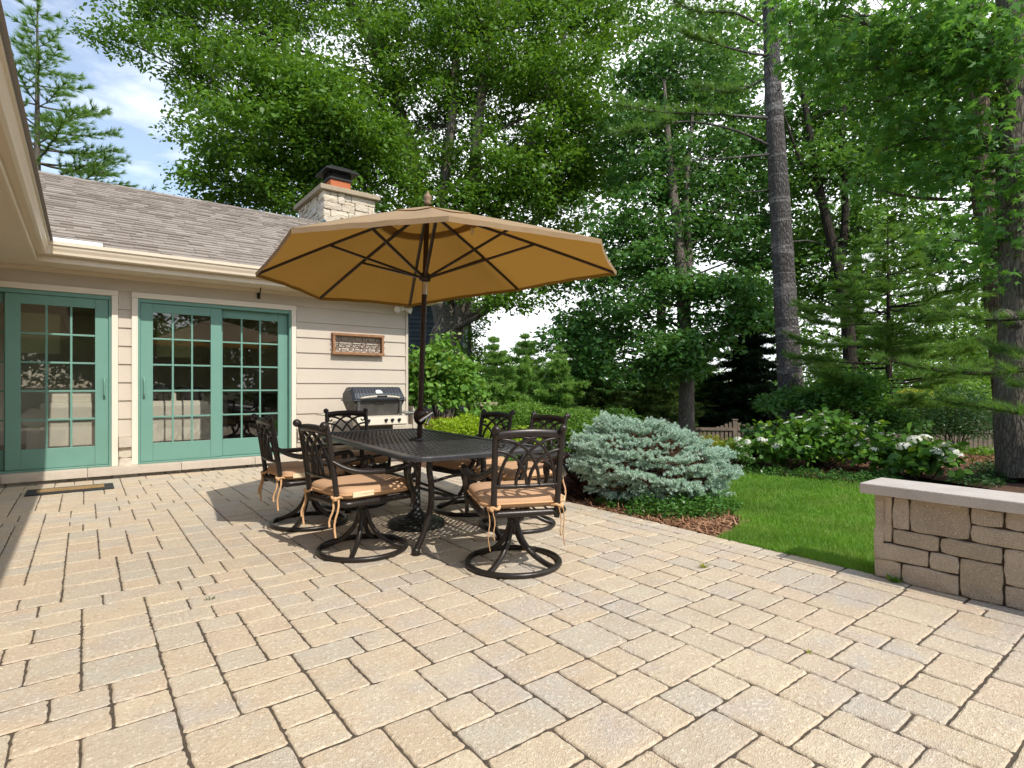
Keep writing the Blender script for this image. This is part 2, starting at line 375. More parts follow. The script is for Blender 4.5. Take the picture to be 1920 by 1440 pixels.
def leaf_arrays(C, D, Nn, L, W, shape):
    sh = np.array(shape); k = len(sh)
    D = nrm(D); Nn = nrm(Nn - D * np.sum(Nn * D, 1, keepdims=True)); Sd = np.cross(Nn, D)
    V = (C[:, None, :] + D[:, None, :] * (sh[None, :, 0:1] * L[:, None, None]) + Sd[:, None, :] * (sh[None, :, 1:2] * W[:, None, None])
         + Nn[:, None, :] * (sh[None, :, 2:3] * L[:, None, None]))
    Fc = np.arange(len(C) * k).reshape(-1, k)
    return V.reshape(-1, 3), Fc
def rand_dirs(n):
    return nrm(rng.normal(size=(n, 3)))
def clump_leaves(cent, rad, per, L, W=.5, shape=OVATE, flat=.5, up=.7, jit=.25):
    """leaves round cluster centres: flattened sprays whose leaves face mostly up and outward"""
    n = len(cent); idx = np.repeat(np.arange(n), per); m = len(idx)
    off = rng.normal(size=(m, 3)) * .55; off *= np.minimum(1, 1.15 / np.maximum(1e-6, np.linalg.norm(off, axis=1)))[:, None]; off[:, 2] *= flat
    C = cent[idx] + off * rad[idx][:, None]
    Nn = rand_dirs(m) * .75 + np.array([0, 0, up]) + off * .35
    D = rand_dirs(m); D[:, 2] = D[:, 2] * .5 - .25
    D = D + off * .6
    l = L * (1 + jit * rng.normal(size=m)).clip(.45, 1.7)
    return leaf_arrays(C, D, Nn, l, l * W, shape)
def lobes_points(lobes, density):
    """lobe: (centre, (rx, ry, rz), weight) -> cluster centres, biased to the outer shell"""
    pts, own = [], []
    for i, (c, r, w) in enumerate(lobes):
        n = max(3, int(density * w))
        d = rand_dirs(n); q = rng.random(n) ** .42
        q = q * (1 + .13 * np.sin(d[:, 0] * 5 + i) + .13 * np.cos(d[:, 2] * 6 + 2 * i))
        pts.append(np.array(c)[None] + d * q[:, None] * np.array(r)[None]); own += [i] * n
    return np.concatenate(pts), np.array(own)
def px_lobe(px, py, t, rx, ry, w=None, dz=1.0):
    c = P(px, py, t); a = rx * t / F; b = ry * t / F
    return (tuple(c), (a, (a + b) * .5 * dz, b), w if w else (a * b) )
def limb(mb, a, b, r0, r1, n=6, sag=.0, wob=.12, steps=5):
    a = Vector(a); b = Vector(b); L = (b - a).length; pts, rr = [], []
    o1 = Vector(rand_dirs(1)[0]) * L * wob
    for i in range(steps + 1):
        t = i / steps; p = a.lerp(b, t) + o1 * math.sin(math.pi * t) + Vector((0, 0, sag * L * math.sin(math.pi * t)))
        pts.append(p); rr.append(r0 + (r1 - r0) * t ** .7)
    mb.tube(pts, rr, n, cap=False); return pts
def tree(name, label, trunk, radii, lobes, leafmat, bark, L, per, density, clump, shape=OVATE, W=.5, flat=.5, cat='tree', group=None, limb_r=.35, twigs=.5, n=10, extra=(), fork_from=.25):
    base = Vector(trunk[0]); root = thing(name, label, cat, base, group=group)
    mb = MB(); tp = bez([Vector(p) - base for p in trunk], 6)
    k = len(tp); rr = []
    for i in range(k):
        f = i / (k - 1) * (len(radii) - 1); j = min(int(f), len(radii) - 2); rr.append(radii[j] + (radii[j + 1] - radii[j]) * (f - j))
    mb.tube(tp, rr, n)
    for pts, ra in extra: mb.tube(bez([Vector(p) - base for p in pts], 6), [ra[0] + (ra[1] - ra[0]) * i / (6 * (len(pts) - 1)) for i in range(6 * (len(pts) - 1) + 1)], n, cap=False)
    cent, own = lobes_points(lobes, density)
    bs = np.array(base)
    for i, (c, r, w) in enumerate(lobes):
        c = Vector(c) - base
        # leave the trunk below the lobe
        cand = [j for j in range(int(k * fork_from), k)] or [k - 1]
        j = min(cand, key=lambda j: (tp[j] - c).length + (2.0 * max(0, tp[j].z - c.z + .35 * (Vector((tp[j].x - c.x, tp[j].y - c.y, 0)).length))))
        r0 = min(rr[j] * .75, max(rr[j] * limb_r, .012))
        lp = limb(mb, tp[j], c, r0, r0 * .3, 6, .05)
        mine = np.where(own == i)[0]
        for q in mine[:int(len(mine) * twigs)]:
            s = lp[random.choice((2, 3, 4, 5))]
            e = Vector(cent[q] - bs)
            limb(mb, s, e, r0 * .28, r0 * .08, 4, 0, .10, 3)
    mb.build('trunk', bark, root, fix=False)
    rad = np.full(len(cent), clump) * (.7 + .6 * rng.random(len(cent)))
    V, Fc = clump_leaves(cent - bs, rad, per, L, W, shape, flat)
    mesh_np('crown', V, Fc, leafmat, root)
    return root
def needles(tips, dirs, nper, L, w, spread=.9, back=0.0, along=0.0):
    """tufts of thin needles fanning out from each shoot tip"""
    n = len(tips); idx = np.repeat(np.arange(n), nper); m = len(idx)
    d = nrm(dirs[idx]) + rand_dirs(m) * spread
    C = tips[idx] - nrm(dirs[idx]) * (rng.random(m)[:, None] * along)
    l = L * (.7 + .5 * rng.random(m))
    return leaf_arrays(C, d, rand_dirs(m), l, np.full(m, w), STRIP)
def conifer(name, label, base, height, whorls, needle, bark, r0, tuft_step, nper, L, w, droop=.1, spread=.9, along=.05, group=None, cat='tree', side=3, top=(0, 0), sway=.06, up_tip=.1, clear=0.0, irr=.0):
    """whorls: [(height fraction, branch length, count)]; side shoots along every branch carry the needle tufts"""
    base = Vector(base); root = thing(name, label, cat, base, group=group); mb = MB()
    tpth = [Vector((top[0] * t, top[1] * t, height * t)) for t in [i / 8 for i in range(9)]]
    mb.tube(tpth, [max(.01, r0 * (1 - .93 * i / 8)) for i in range(9)], 8)
    tips, dirs = [], []
    for (hf, bl, cnt) in whorls:
        a0 = random.uniform(0, 6.28)
        for k in range(cnt):
            a = a0 + 2 * math.pi * k / cnt + random.uniform(-.3, .3); ln = bl * random.uniform(.72 - irr, 1.12 + irr)
            st = Vector((top[0] * hf, top[1] * hf, height * min(.995, hf + random.uniform(-.1, .1) * bl * .5 / height * (1 + 2 * irr))))
            dv = Vector((math.cos(a), math.sin(a), 0)); pts = []; ns = 6
            for i in range(ns + 1):
                t = i / ns
                pts.append(st + dv * ln * t + Vector((0, 0, ln * (-droop * 4 * t * (1 - .5 * t) * .5 + up_tip * t * t))) + Vector(rand_dirs(1)[0]) * sway * ln * t * .5)
            br = max(.006, r0 * .28 * (ln / (max(x[1] for x in whorls))))
            mb.tube(pts, [br * (1 - .8 * i / ns) for i in range(ns + 1)], 4, cap=False)
            d = clear * ln + random.uniform(.05, .15) * ln
            while d < ln:
                t = d / ln; i = min(int(t * ns), ns - 1); p = pts[i].lerp(pts[i + 1], t * ns - i)
                dr = (pts[i + 1] - pts[i]).normalized()
                sl = (ln * .42 * (1 - .75 * t) + .06 * ln)
                for sgn in ([-1, 1] if side > 1 else [0]):
                    sd = (dr * .75 + Vector((-dr.y, dr.x, 0)) * sgn * .8 + Vector((0, 0, random.uniform(-.12, .2)))).normalized()
                    q = 0.35 * tuft_step
                    e = p + sd * sl
                    if sl > tuft_step * 1.2 and random.random() < .6: mb.tube([p, p.lerp(e, .5), e], [br * .3, br * .2, br * .1], 3, cap=False)
                    while q < sl:
                        tips.append(p + sd * q + Vector(rand_dirs(1)[0]) * .12 * tuft_step); dirs.append(sd + Vector((0, 0, .18))); q += tuft_step * random.uniform(.7, 1.2)
                tips.append(p); dirs.append(dr + Vector((0, 0, .3)))
                d += tuft_step * random.uniform(.8, 1.3)
            tips.append(pts[-1]); dirs.append((pts[-1] - pts[-2]).normalized())
    mb.build('trunk', bark, root, fix=False)
    V, Fc = needles(np.array([tuple(x) for x in tips]), np.array([tuple(x) for x in dirs]), nper, L, w, spread, 0, along)
    mesh_np('crown', V, Fc, needle, root)
    return root

# ================================================================ SETTING
def sheet(name, pts, z, mat, kind='structure', parent=None):
    mb = MB(); mb.add([(x, y, z if not callable(z) else z(x, y)) for x, y in pts], [list(range(len(pts)))]); o = mb.build(name, mat, parent, fix=False); tag(o, kind=kind); return o
# ground: one sheet to the horizon, sinking beyond the garden
def ground_sheet():
    xs = sorted(set([round(v, 3) for v in list(np.linspace(-30, 60, 91)) + [-2500, -900, -300, -100, -50, 90, 160, 400, 1000, 2500]]))
    V = np.array([(x, y, gz(x, y) - .06 + (.03 * math.sin(x * 1.3) * math.cos(y * 1.1) if x > 8 else 0)) for y in xs for x in xs])
    n = len(xs); i, j = np.meshgrid(np.arange(n - 1), np.arange(n - 1)); a = (j * n + i).ravel()
    o = mesh_np('ground', V, np.stack([a, a + 1, a + n + 1, a + n], 1), M['ground'], None, True); tag(o, kind='structure')
ground_sheet()

# ---- patio: individual tumbled pavers over a sand bed
PX0, PX1, PY0, PY1 = -2.2, 3.757, -3.0, 8.44
def paver(mb, x0, y0, x1, y1, g=.0021, r=.011, h=.0, tilt=.0016, wear=.0021):
    x0 += g * random.uniform(.3, 1.2); y0 += g * random.uniform(.4, 1.6); x1 -= g * random.uniform(.3, 1.2); y1 -= g * random.uniform(.4, 1.6)
    pts = []
    per = [(x0, y0, 1, 0, x1 - x0), (x1, y0, 0, 1, y1 - y0), (x1, y1, -1, 0, x1 - x0), (x0, y1, 0, -1, y1 - y0)]
    for (ax, ay, dx, dy, ln) in per:
        k = max(3, int((ln - 2 * r) / .021))
        for i in range(k + 1):
            d = r + (ln - 2 * r) * i / k; w = abs(random.gauss(0, wear))
            pts.append((ax + dx * d - dy * w, ay + dy * d + dx * w))
    n = len(pts); cx, cy = (x0 + x1) / 2, (y0 + y1) / 2
    tx, ty, dz = random.gauss(0, tilt) * 1.8, random.gauss(0, tilt) * 1.8, h + max(-.001, min(.002, random.gauss(0, .0009)))
    def ring(ins, z):
        out = []
        for (x, y) in pts:
            vx, vy = cx - x, cy - y; q = (vx * vx + vy * vy) ** .5
            out.append((x + vx / q * ins, y + vy / q * ins, z + dz + tx * (x - cx) + ty * (y - cy) + random.gauss(0, .0005)))
        return out
    A, B, C, D = ring(0, -.03), ring(0, -.006), ring(.0035, -.0018), ring(.009, 0)
    fs = []
    for q in range(3): fs += [(q * n + i, q * n + (i + 1) % n, (q + 1) * n + (i + 1) % n, (q + 1) * n + i) for i in range(n)]
    fs.append(tuple(range(3 * n, 4 * n)))
    mb.add(A + B + C + D, fs, False)
def pack(nx, ny, widths=(2, 3, 4), weights=(5, 5, 1.3), heights=(2, 3), hw=(5, 4), seed=3, sizes=None):
    if len(weights) != len(widths): weights = (1,) * len(widths)
    if len(hw) != len(heights): hw = (1,) * len(heights)
    rnd = random.Random(seed); occ = [[False] * nx for _ in range(ny)]; out = []; edge = set()
    for y in range(ny):
        x = 0
        while x < nx:
            if occ[y][x]: x += 1; continue
            run = 0
            while x + run < nx and not occ[y][x + run] and run < 12: run += 1
            def cost(e): return 1.0 if y == 0 or e >= nx or (e - 1, y - 1) not in edge else .12
            ch = [(w, k * cost(x + w)) for w, k in zip(widths, weights) if w <= run and run - w != 1]
            w = rnd.choices([c[0] for c in ch], [c[1] for c in ch])[0] if ch else run
            h = rnd.choices(heights, hw)[0]
            if w == 4 and h == 3 and rnd.random() < .5: h = 2
            h = min(h, ny - y)
            for j in range(h):
                for i in range(w): occ[y + j][x + i] = True
            out.append((x, y, w, h))
            for j in range(h): edge.add((x + w - 1, y + j))
            x += w
    return out
U = .0875
mb = MB(); bx = PX1 - .235
ncol = int((bx - PX0) / U)
bx = PX0 + ncol * U
for (x, y, w, h) in pack(ncol, int((PY1 - PY0) / U)):
    X0, Y0, X1, Y1 = PX0 + x * U, PY0 + y * U, PX0 + (x + w) * U, PY0 + (y + h) * U
    if Y1 > PY1: Y1 = PY1
    if w >= 3 and h == 2 and False: pass
    paver(mb, X0, Y0, X1, Y1)
for c0, c1 in ((bx, bx + .117), (bx + .117, PX1)):     # long border pavers along the lawn
    y = PY0 + random.uniform(0, .1)
    while y < PY1:
        l = random.choice((.175, .2625, .2625, .35)); paver(mb, c0, y, c1, min(y + l, PY1)); y += l
pat = mb.build('patio', M['paver'], fix=False); tag(pat, kind='structure')
sheet('patio_sand_bed', [(PX0, PY0), (PX1 - .01, PY0), (PX1 - .01, PY1), (PX0, PY1)], -.0052, M['joint'])

# ---- lawn, mulch
def poly_px(pts, extra=()):
    out = []
    for (px, py) in pts:
        d = 1.12 * F / (py - HZ); p = P(px, py, d); out.append((p.x, p.y))
    return out
bed_edge = [(3.76, 2.36), (4.05, 2.40), (4.42, 2.55), (4.62, 2.80), (4.72, 3.05), (5.35, 3.35), (5.75, 3.95)]
lawn_poly = [(3.762, -3), (9.5, -3), (7.55, 1.6), (7.15, 2.6), (6.95, 3.3), (6.75, 4.15), (6.2, 4.4), (5.8, 4.3)] + bed_edge[::-1]
lz = -.012
sheet('lawn', lawn_poly, lz, M['lawn'])
mulch_poly = bed_edge + [(5.8, 4.3), (6.2, 4.4), (6.4, 7), (5, 8.6), (4.36, 8.6), (4.36, 8.42), (3.762, 8.42)]
sheet('mulch_bed', mulch_poly, -.018, M['mulch'])
def inside(poly, x, y):
    r = False; n = len(poly)
    for i in range(n):
        (x1, y1), (x2, y2) = poly[i], poly[(i + 1) % n]
        if (y1 > y) != (y2 > y) and x < (x2 - x1) * (y - y1) / (y2 - y1) + x1: r = not r
    return r
def far_mulch():
    c = [P(1660, HZ, 7.5), P(1990, HZ, 5.6), P(2100, HZ, 8), P(1900, HZ, 13), P(1700, HZ, 13), P(1500, HZ, 9.5), P(1360, HZ, 9.6), P(1330, HZ, 8.2), P(1380, HZ, 7.55), P(1480, HZ, 7.2), P(1600, HZ, 6.75)]
    mb = MB(); q = [(p.x, p.y) for p in c]
    cx = sum(a for a, b in q) / len(q); cy = sum(b for a, b in q) / len(q); rings = []
    for k in range(7):
        f = 1 - k / 7
        rings += [(cx + (a - cx) * f, cy + (b - cy) * f, gz(cx + (a - cx) * f, cy + (b - cy) * f) - .02) for a, b in q]
    n = len(q)
    mb.add(rings, [(r * n + i, r * n + (i + 1) % n, (r + 1) * n + (i + 1) % n, (r + 1) * n + i) for r in range(6) for i in range(n)] + [tuple(range(6 * n, 7 * n))], True)
    tag(mb.build('mulch_path', M['mulch'], fix=False), kind='structure'); return q
far_poly = far_mulch()
# loose bark chips lying on the mulch
def chips(name, poly, n, size, zf, box):
    C = []
    while len(C) < n:
        x, y = random.uniform(box[0], box[1]), random.uniform(box[2], box[3])
        if inside(poly, x, y): C.append((x, y, zf(x, y) + random.uniform(0, .018)))
    C = np.array(C); m = len(C); D = rand_dirs(m); D[:, 2] *= .25; Nn = rand_dirs(m) * .5 + np.array([0, 0, 1.])
    L = size * (.5 + rng.random(m) * 1.1)
    V, Fc = leaf_arrays(C, D, Nn, L * 1.2, L * .16, [(0, -.5, 0), (1, -.35, .1), (1, .4, .1), (0, .5, 0)])
    tag(mesh_np(name, V, Fc, M['chip']), kind='stuff')
chips('mulch_chips', mulch_poly, 15000, .05, lambda x, y: -.018, (3.76, 5.6, 2.3, 6))
chips('mulch_chips', far_poly, 7000, .07, lambda x, y: gz(x, y) - .018, (3, 14, 2, 12))
# grass blades
def grass():
    C = []; n = 95000
    while len(C) < n:
        x = 3.745 + (random.random() ** 1.5) * 4.2; y = random.uniform(-.4, 4.45)
        if x > 6.4 and random.random() < .25: continue
        if inside(lawn_poly, max(x, 3.77), y): C.append((x, y, lz))
    C = np.array(C); m = len(C); D = rand_dirs(m) * .55; D[:, 2] = np.abs(D[:, 2]) * .3 + .62
    far = ((C[:, 0] - 3.7) / 4).clip(0, 1)
    L = (.030 + .030 * rng.random(m)) * (1 + .25 * np.sin(C[:, 0] * 9) * np.cos(C[:, 1] * 7))
    V, Fc = leaf_arrays(C, D, rand_dirs(m), L, .0035 + .004 * far, [(0, -.5, 0), (.55, -.42, .06), (1, 0, -.05), (.55, .42, .06), (0, .5, 0)])
    tag(mesh_np('lawn_grass', V, Fc, M['grass']), kind='stuff')
grass()
def tuft(name, label, p, n, h, mat):
    C = np.array([(random.gauss(0, .006), random.gauss(0, .006), 0) for _ in range(n)]); D = rand_dirs(n) * .7; D[:, 2] = .6
    V, Fc = leaf_arrays(C, D, rand_dirs(n), h * (.5 + rng.random(n)), np.full(n, h * .22), OVATE)
    o = mesh_np(name, V, Fc, mat); o.location = p; tag(o, label, 'weed', 'weeds in the paving joints')
tuft('weed', 'small green weed sprouting at the foot of the block wall end', (3.69, 1.20, -.005), 40, .05, M['grass'])
tuft('weed', 'tiny weed in a paver joint well before the chairs, left part of patio', (.52, 3.30, -.008), 14, .03, M['leaf_dark'])
tuft('weed', 'tiny yellowish weed in a paver joint low at the right of the patio', (2.42, 1.10, -.008), 16, .03, M['leaf_yellow'])
tuft('weed', 'thin grassy weed in a patio joint between spruce bed and wall', (3.05, 2.02, -.008), 18, .04, M['leaf_yellow'])

# ================================================================ HOUSE
WY = 8.6
house = thing('house', 'beige clapboard house with teal sliding doors, shingle roof and stone chimney', 'house', (4.335, WY, 0))
HO = Vector(house.location)
def hb(mb, name, mat, parent=None, fix=True):
    """mesh built in world coordinates, hung under the house"""
    par = parent or house
    off = Vector(par['o']) if 'o' in par else HO
    mb.v = [tuple(Vector(v) - off) for v in mb.v]
    return mb.build(name, mat, par, fix)
# shell
D1, D2, DT, DB = (-1.62, .262), (.535, 2.435), 2.262, .142
mb = MB()
for x0, x1 in ((-1.75, D1[0]), (D1[1], D2[0]), (D2[1], 4.335)): mb.box((x0, WY, -.2), (x1, WY + .15, 2.56))
for x0, x1 in (D1, D2): mb.box((x0 - .003, WY + .002, DT), (x1 + .003, WY + .148, 2.558)); mb.box((x0 - .003, WY + .002, -.2), (x1 + .003, WY + .148, DB - .01))
mb.box((4.185, WY + .152, -1.2), (4.335, 14.6, 2.56))                     # gable end
mb.prism([(WY + .152, 2.562), (14.6, 2.562), (11.62, 4.40)], 4.185, 4.335, lambda a, b, d: (d, a, b))
# wing wall running towards the viewer
mb.box((-1.9, -4, -.2), (-1.75, WY + .15, 2.56))
# frieze board and clapboards
mb.box((-1.75, WY - .028, 2.335), (4.345, WY - .0005, 2.53))
def boards(x0, x1, z0=.49, n=8, e=.2305):
    for k in range(n):
        z = z0 + k * e
        mb.prism([(WY - .001, z), (WY - .030, z + .002), (WY - .012, z + e + .012), (WY - .001, z + e + .012)], x0, x1, lambda a, b, d: (d, a, b))
boards(.332, .468); boards(2.512, 4.335)
mb.box((4.305, WY - .042, .49), (4.347, WY - .029, 2.334))                 # corner board
for k in range(9):                                                        # gable clapboards
    z = .49 + k * .2305
    mb.prism([(4.336, z), (4.364, z + .002), (4.346, z + .24), (4.336, z + .24)], WY, 14.6, lambda a, b, d: (a, d, b))
wall = hb(mb, 'wall', M['siding'])
# stone base with limestone sill
def blocks(mb, rects, fn, depth=.03, r=.01, jit=.006, sub=0):
    """rects (u0,v0,u1,v1) on a face; fn(u,v,w): w = outward"""
    for (u0, v0, u1, v1) in rects:
        g = .0022; a = [(u0 + g, v0 + g), (u1 - g, v0 + g), (u1 - g, v1 - g), (u0 + g, v1 - g)]
        pts = []
        for i in range(4):
            (xa, ya), (xb, yb) = a[i], a[(i + 1) % 4]; L = math.hypot(xb - xa, yb - ya); k = max(2, int(L / .035))
            for j in range(k):
                t = (.10 * r / max(L, .01) + j / k); pts.append((xa + (xb - xa) * j / k + random.gauss(0, r * .16), ya + (yb - ya) * j / k + random.gauss(0, r * .16)))
        for i, q in enumerate(pts):
            for c in a:
                dd = math.hypot(q[0] - c[0], q[1] - c[1])
                if dd < r * .9: pts[i] = (q[0] + ((u0 + u1) / 2 > c[0] and 1 or -1) * r * .35, q[1] + ((v0 + v1) / 2 > c[1] and 1 or -1) * r * .35)
        n = len(pts); cx, cy = (u0 + u1) / 2, (v0 + v1) / 2; w = random.gauss(0, jit); tu, tv = random.gauss(0, jit * 1.5), random.gauss(0, jit * 1.5)
        def ring(ins, ww):
            o = []
            for (x, y) in pts:
                vx, vy = cx - x, cy - y; q = math.hypot(vx, vy) or 1
                o.append(fn(x + vx / q * ins, y + vy / q * ins, ww + (w + tu * (x - cx) + tv * (y - cy) + random.gauss(0, jit * .3) if ww > -.5 * depth else 0)))
            return o
        Rg = ring(0, -depth) + ring(0, -.4 * r) + ring(r * .45, -.08 * r) + ring(r, 0)
        cpt = fn(cx, cy, w + random.gauss(0, jit * .6) + jit * .4)
        fs = []
        for q in range(3): fs += [(q * n + i, q * n + (i + 1) % n, (q + 1) * n + (i + 1) % n, (q + 1) * n + i) for i in range(n)]
        fs += [(3 * n + i, 3 * n + (i + 1) % n, 4 * n) for i in range(n)]
        mb.add(Rg + [cpt], fs, False)
def ashlar(u0, u1, v0, v1, unit=.06, seed=1, widths=(2, 3, 4, 6), weights=(2, 3, 3, 2), heights=(1, 2), hw=(3, 3)):
    nx, ny = max(2, round((u1 - u0) / unit)), max(1, round((v1 - v0) / unit)); sx, sy = (u1 - u0) / nx, (v1 - v0) / ny
    return [(u0 + x * sx, v0 + y * sy, u0 + (x + w) * sx, v0 + (y + h) * sy) for (x, y, w, h) in pack(nx, ny, widths, weights, heights, hw, seed)]
mb = MB()
fnf = lambda u, v, w: (u, WY - .055 - w, v)
blocks(mb, ashlar(.332, .468, -.04, .36, .065, 5) + ashlar(2.512, 4.335, -.04, .36, .07, 6), fnf, .05, .014, .009)
blocks(mb, ashlar(-1.7, 4.335, -.14, .03, .07, 8, (4, 6, 8)), lambda u, v, w: (u, WY - .115 - w, v), .05, .014, .006)
blocks(mb, ashlar(WY - .05, 14.5, -.9, .36, .1, 9), lambda u, v, w: (4.39 + w, u, v), .05, .014, .009)
hb(mb, 'stone_base', M['ledgestone'], wall, fix=False)
mb = MB()
for x0, x1 in ((.333, .466), (2.515, 3.2), (3.205, 3.9), (3.905, 4.40)): mb.box((x0, WY - .095, .362), (x1, WY - .031, .488), .008)
mb.box((4.348, WY - .028, .362), (4.44, 14.5, .488), .008)
for x0, x1 in ((-1.7, -.75), (-.746, .02), (.024, 1.0), (1.004, 1.9), (1.904, 2.515)): mb.box((x0, WY - .175, .032), (x1, WY + .13, DB - .012), .006)
hb(mb, 'sill', M['limestone'], wall)
# sloped stone buttress at the corner
mb = MB(); mb.prism([(4.40, -.3), (4.72, -.3), (4.66, .34), (4.40, .80)], WY - .12, WY + .35, lambda a, b, d: (a, d, b)); hb(mb, 'corner_buttress', M['limestone'], wall)
# casings
for (x0, x1) in (D1, D2):
    mb = MB(); y0, y1 = WY - .052, WY + .02
    mb.box((x1, y0, DB - .01), (x1 + .066, y1, DT), .004); mb.box((x0 - .066, y0, DB - .01), (x0, y1, DT), .004)
    mb.box((x0 - .068, y0 - .002, DT + .0005), (x1 + .068, y1, DT + .070), .004); hb(mb, 'casing', M['frame'], wall)
# sliding doors
def door_panel(par, x0, x1, y, z0, z1, handle=None, cols=3, rows=5):
    sl, tr_, br, th = .135, .115, .235, .045
    a0, a1, b0, b1 = x0 + sl, x1 - sl, z0 + br, z1 - tr_
    mb = MB()
    mb.box((x0, y, z0), (a0, y + th, z1), .004); mb.box((a1, y, z0), (x1, y + th, z1), .004)
    mb.box((a0 + .001, y + .002, z0), (a1 - .001, y + th - .002, b0), .004); mb.box((a0 + .001, y + .002, b1), (a1 - .001, y + th - .002, z1), .004)
    for i in range(1, cols):
        x = a0 + (a1 - a0) * i / cols; mb.box((x - .011, y + .006, b0 - .001), (x + .011, y + .034, b1 + .001), .003)
    for j in range(1, rows):
        z = b0 + (b1 - b0) * j / rows; mb.box((a0 - .001, y + .009, z - .011), (a1 + .001, y + .031, z + .011), .003)
    o = hb(mb, 'door_panel', M['teal'], par)
    mb = MB(); mb.box((a0 - .004, y + .018, b0 - .004), (a1 + .004, y + .022, b1 + .004)); hb(mb, 'glass_pane', M['glass'], par)
    if handle is not None:
        mb = MB(); hx = handle; zc = (z0 + z1) / 2 - .07
        mb.box((hx - .022, y - .006, zc - .14), (hx + .022, y - .0005, zc + .14), .002)
        mb.tube(bez([(hx, y - .006, zc + .12), (hx, y - .045, zc + .09), (hx, y - .05, zc), (hx, y - .042, zc - .09), (hx, y - .006, zc - .11)]), .011, 8)
        hb(mb, 'handle', M['teal'], par)
for (x0, x1), mid in ((D1, -.70), (D2, 1.485)):
    fr = MB(); e = .028
    for xa in (x0, x1 - e): fr.box((xa + .001, WY - .03, DB - .01), (xa + e - .001, WY + .12, DT - .001), .003)
    fr.box((x0 + e, WY - .028, DT - .05), (x1 - e, WY + .118, DT - .002), .003)
    fr.box((x0 + e, WY - .028, DB - .009), (x1 - e, WY + .118, DB + .012), .003)
    d = hb(fr, 'sliding_door', M['teal'])
    z0, z1 = DB + .016, DT - .053
    if x0 < 0:
        door_panel(d, mid - .03, x1 - e - .002, WY - .010, z0, z1, x1 - e - .045)
        door_panel(d, x0 + e + .002, mid + .09, WY + .06, z0, z1)
    else:
        door_panel(d, x0 + e + .002, mid + .02, WY - .010, z0, z1, x0 + e + .04)
        door_panel(d, mid - .09, x1 - e - .002, WY + .06, z0, z1)
# eaves
GX = -.31
mb = MB()
mb.box((GX - .115, 8.128, 2.535), (4.75, WY - .029, 2.552))                                       # soffit over the doors
mb.box((-1.75, -4, 2.536), (GX - .150, WY - .0295, 2.553))                                            # soffit of the wing
mb.box((GX - .149, 8.1285, 2.5365), (GX - .1155, WY - .0297, 2.5515))
for k, (a, b) in enumerate(((.055, .03), (.03, .055))): mb.box((-1.70, WY - .03 - a, 2.535 - b), (4.34, WY - .031, 2.5345 - .0005 * k))   # bed mould
hb(mb, 'soffit', M['trim'])
mb = MB(); mb.box((GX - .14, 8.098, 2.525), (4.75, 8.127, 2.70)); mb.box((GX - .148, -4, 2.525), (GX - .117, 8.0975, 2.70)); hb(mb, 'fascia', M['trim'])
kp = [(0, 2.60), (.055, 2.592), (.078, 2.606), (.082, 2.635), (.098, 2.668), (.105, 2.700), (.118, 2.704), (.118, 2.742), (.106, 2.742), (.10, 2.715), (0, 2.715)]
mb = MB()
mb.prism(kp, GX + .002, 4.75, lambda a, b, d: (d, 8.097 - a, b))
mb.prism(kp, -4, 7.985, lambda a, b, d: (GX - .116 + a, d, b))
mb.box((GX - .115, 7.9855, 2.594), (GX + .0015, 8.0965, 2.741), .004)
hb(mb, 'gutter', M['gutter'])
# roofs
sl = math.atan(.5); RY, RZ = 11.70, 2.735 + .5 * (11.70 - 8.02)
mb = MB(); cs, sn = math.cos(sl), math.sin(sl)
def roofp(x, s, h): return (x, 8.02 + s * cs - h * sn, 2.735 + s * sn + h * cs)
Ls = (RY - 8.02) / cs; ex = .138; k = 0
while k * ex < Ls:
    s0 = k * ex; s1 = min(s0 + ex + .02, Ls + .005); x = -.75 - random.random() * .3 + (s0 * cs * -1.0)
    xe = 4.72
    while x < xe:
        w = random.choice((.12, .17, .2, .24, .3)); hb0 = random.choice((.010, .012, .022)) + .004; x1 = min(x + w, xe)
        mb.add([roofp(x, s0, 0), roofp(x1 - .002, s0, 0), roofp(x1 - .002, s0 + random.uniform(-.003, .003), hb0), roofp(x, s0, hb0), roofp(x1 - .002, s1, .0022), roofp(x, s1, .0022)],
               [(0, 1, 2, 3), (3, 2, 4, 5), (0, 3, 5), (1, 4, 2)], False)
        x += w
    k += 1
mb.add([roofp(-4.2, 0, -.006), roofp(4.72, 0, -.006), roofp(4.72, Ls, -.006), roofp(-4.2, Ls, -.006), (4.72, 15.4, 2.735), (-4.2, 15.4, 2.735)], [(0, 1, 2, 3), (3, 2, 4, 5)])
mb.add([(GX + .03, 7.985, 2.745), (GX + .03, -4, 2.745), (-4.0, -4, 4.59), (-4.0, 11.68, 4.59)], [(0, 1, 2, 3)])
for i in range(26):                                                        # ridge caps
    x = -4 + i * .34
    mb.add([(x, RY - .13, RZ - .048), (x + .36, RY - .13, RZ - .056), (x + .36, RY, RZ + .012), (x, RY, RZ + .02), (x + .36, RY + .13, RZ - .056), (x, RY + .13, RZ - .048)], [(0, 1, 2, 3), (3, 2, 4, 5)])
roof = hb(mb, 'roof', M['shingle'], fix=False)
mb = MB(); mb.box((4.721, 8.02, 2.58), (4.75, 8.03, 2.72))
mb.prism([(8.03, 2.56), (RY, RZ - .17), (RY, RZ + .0), (8.03, 2.728)], 4.722, 4.752, lambda a, b, d: (d, a, b)); hb(mb, 'rake_board', M['trim'], roof)
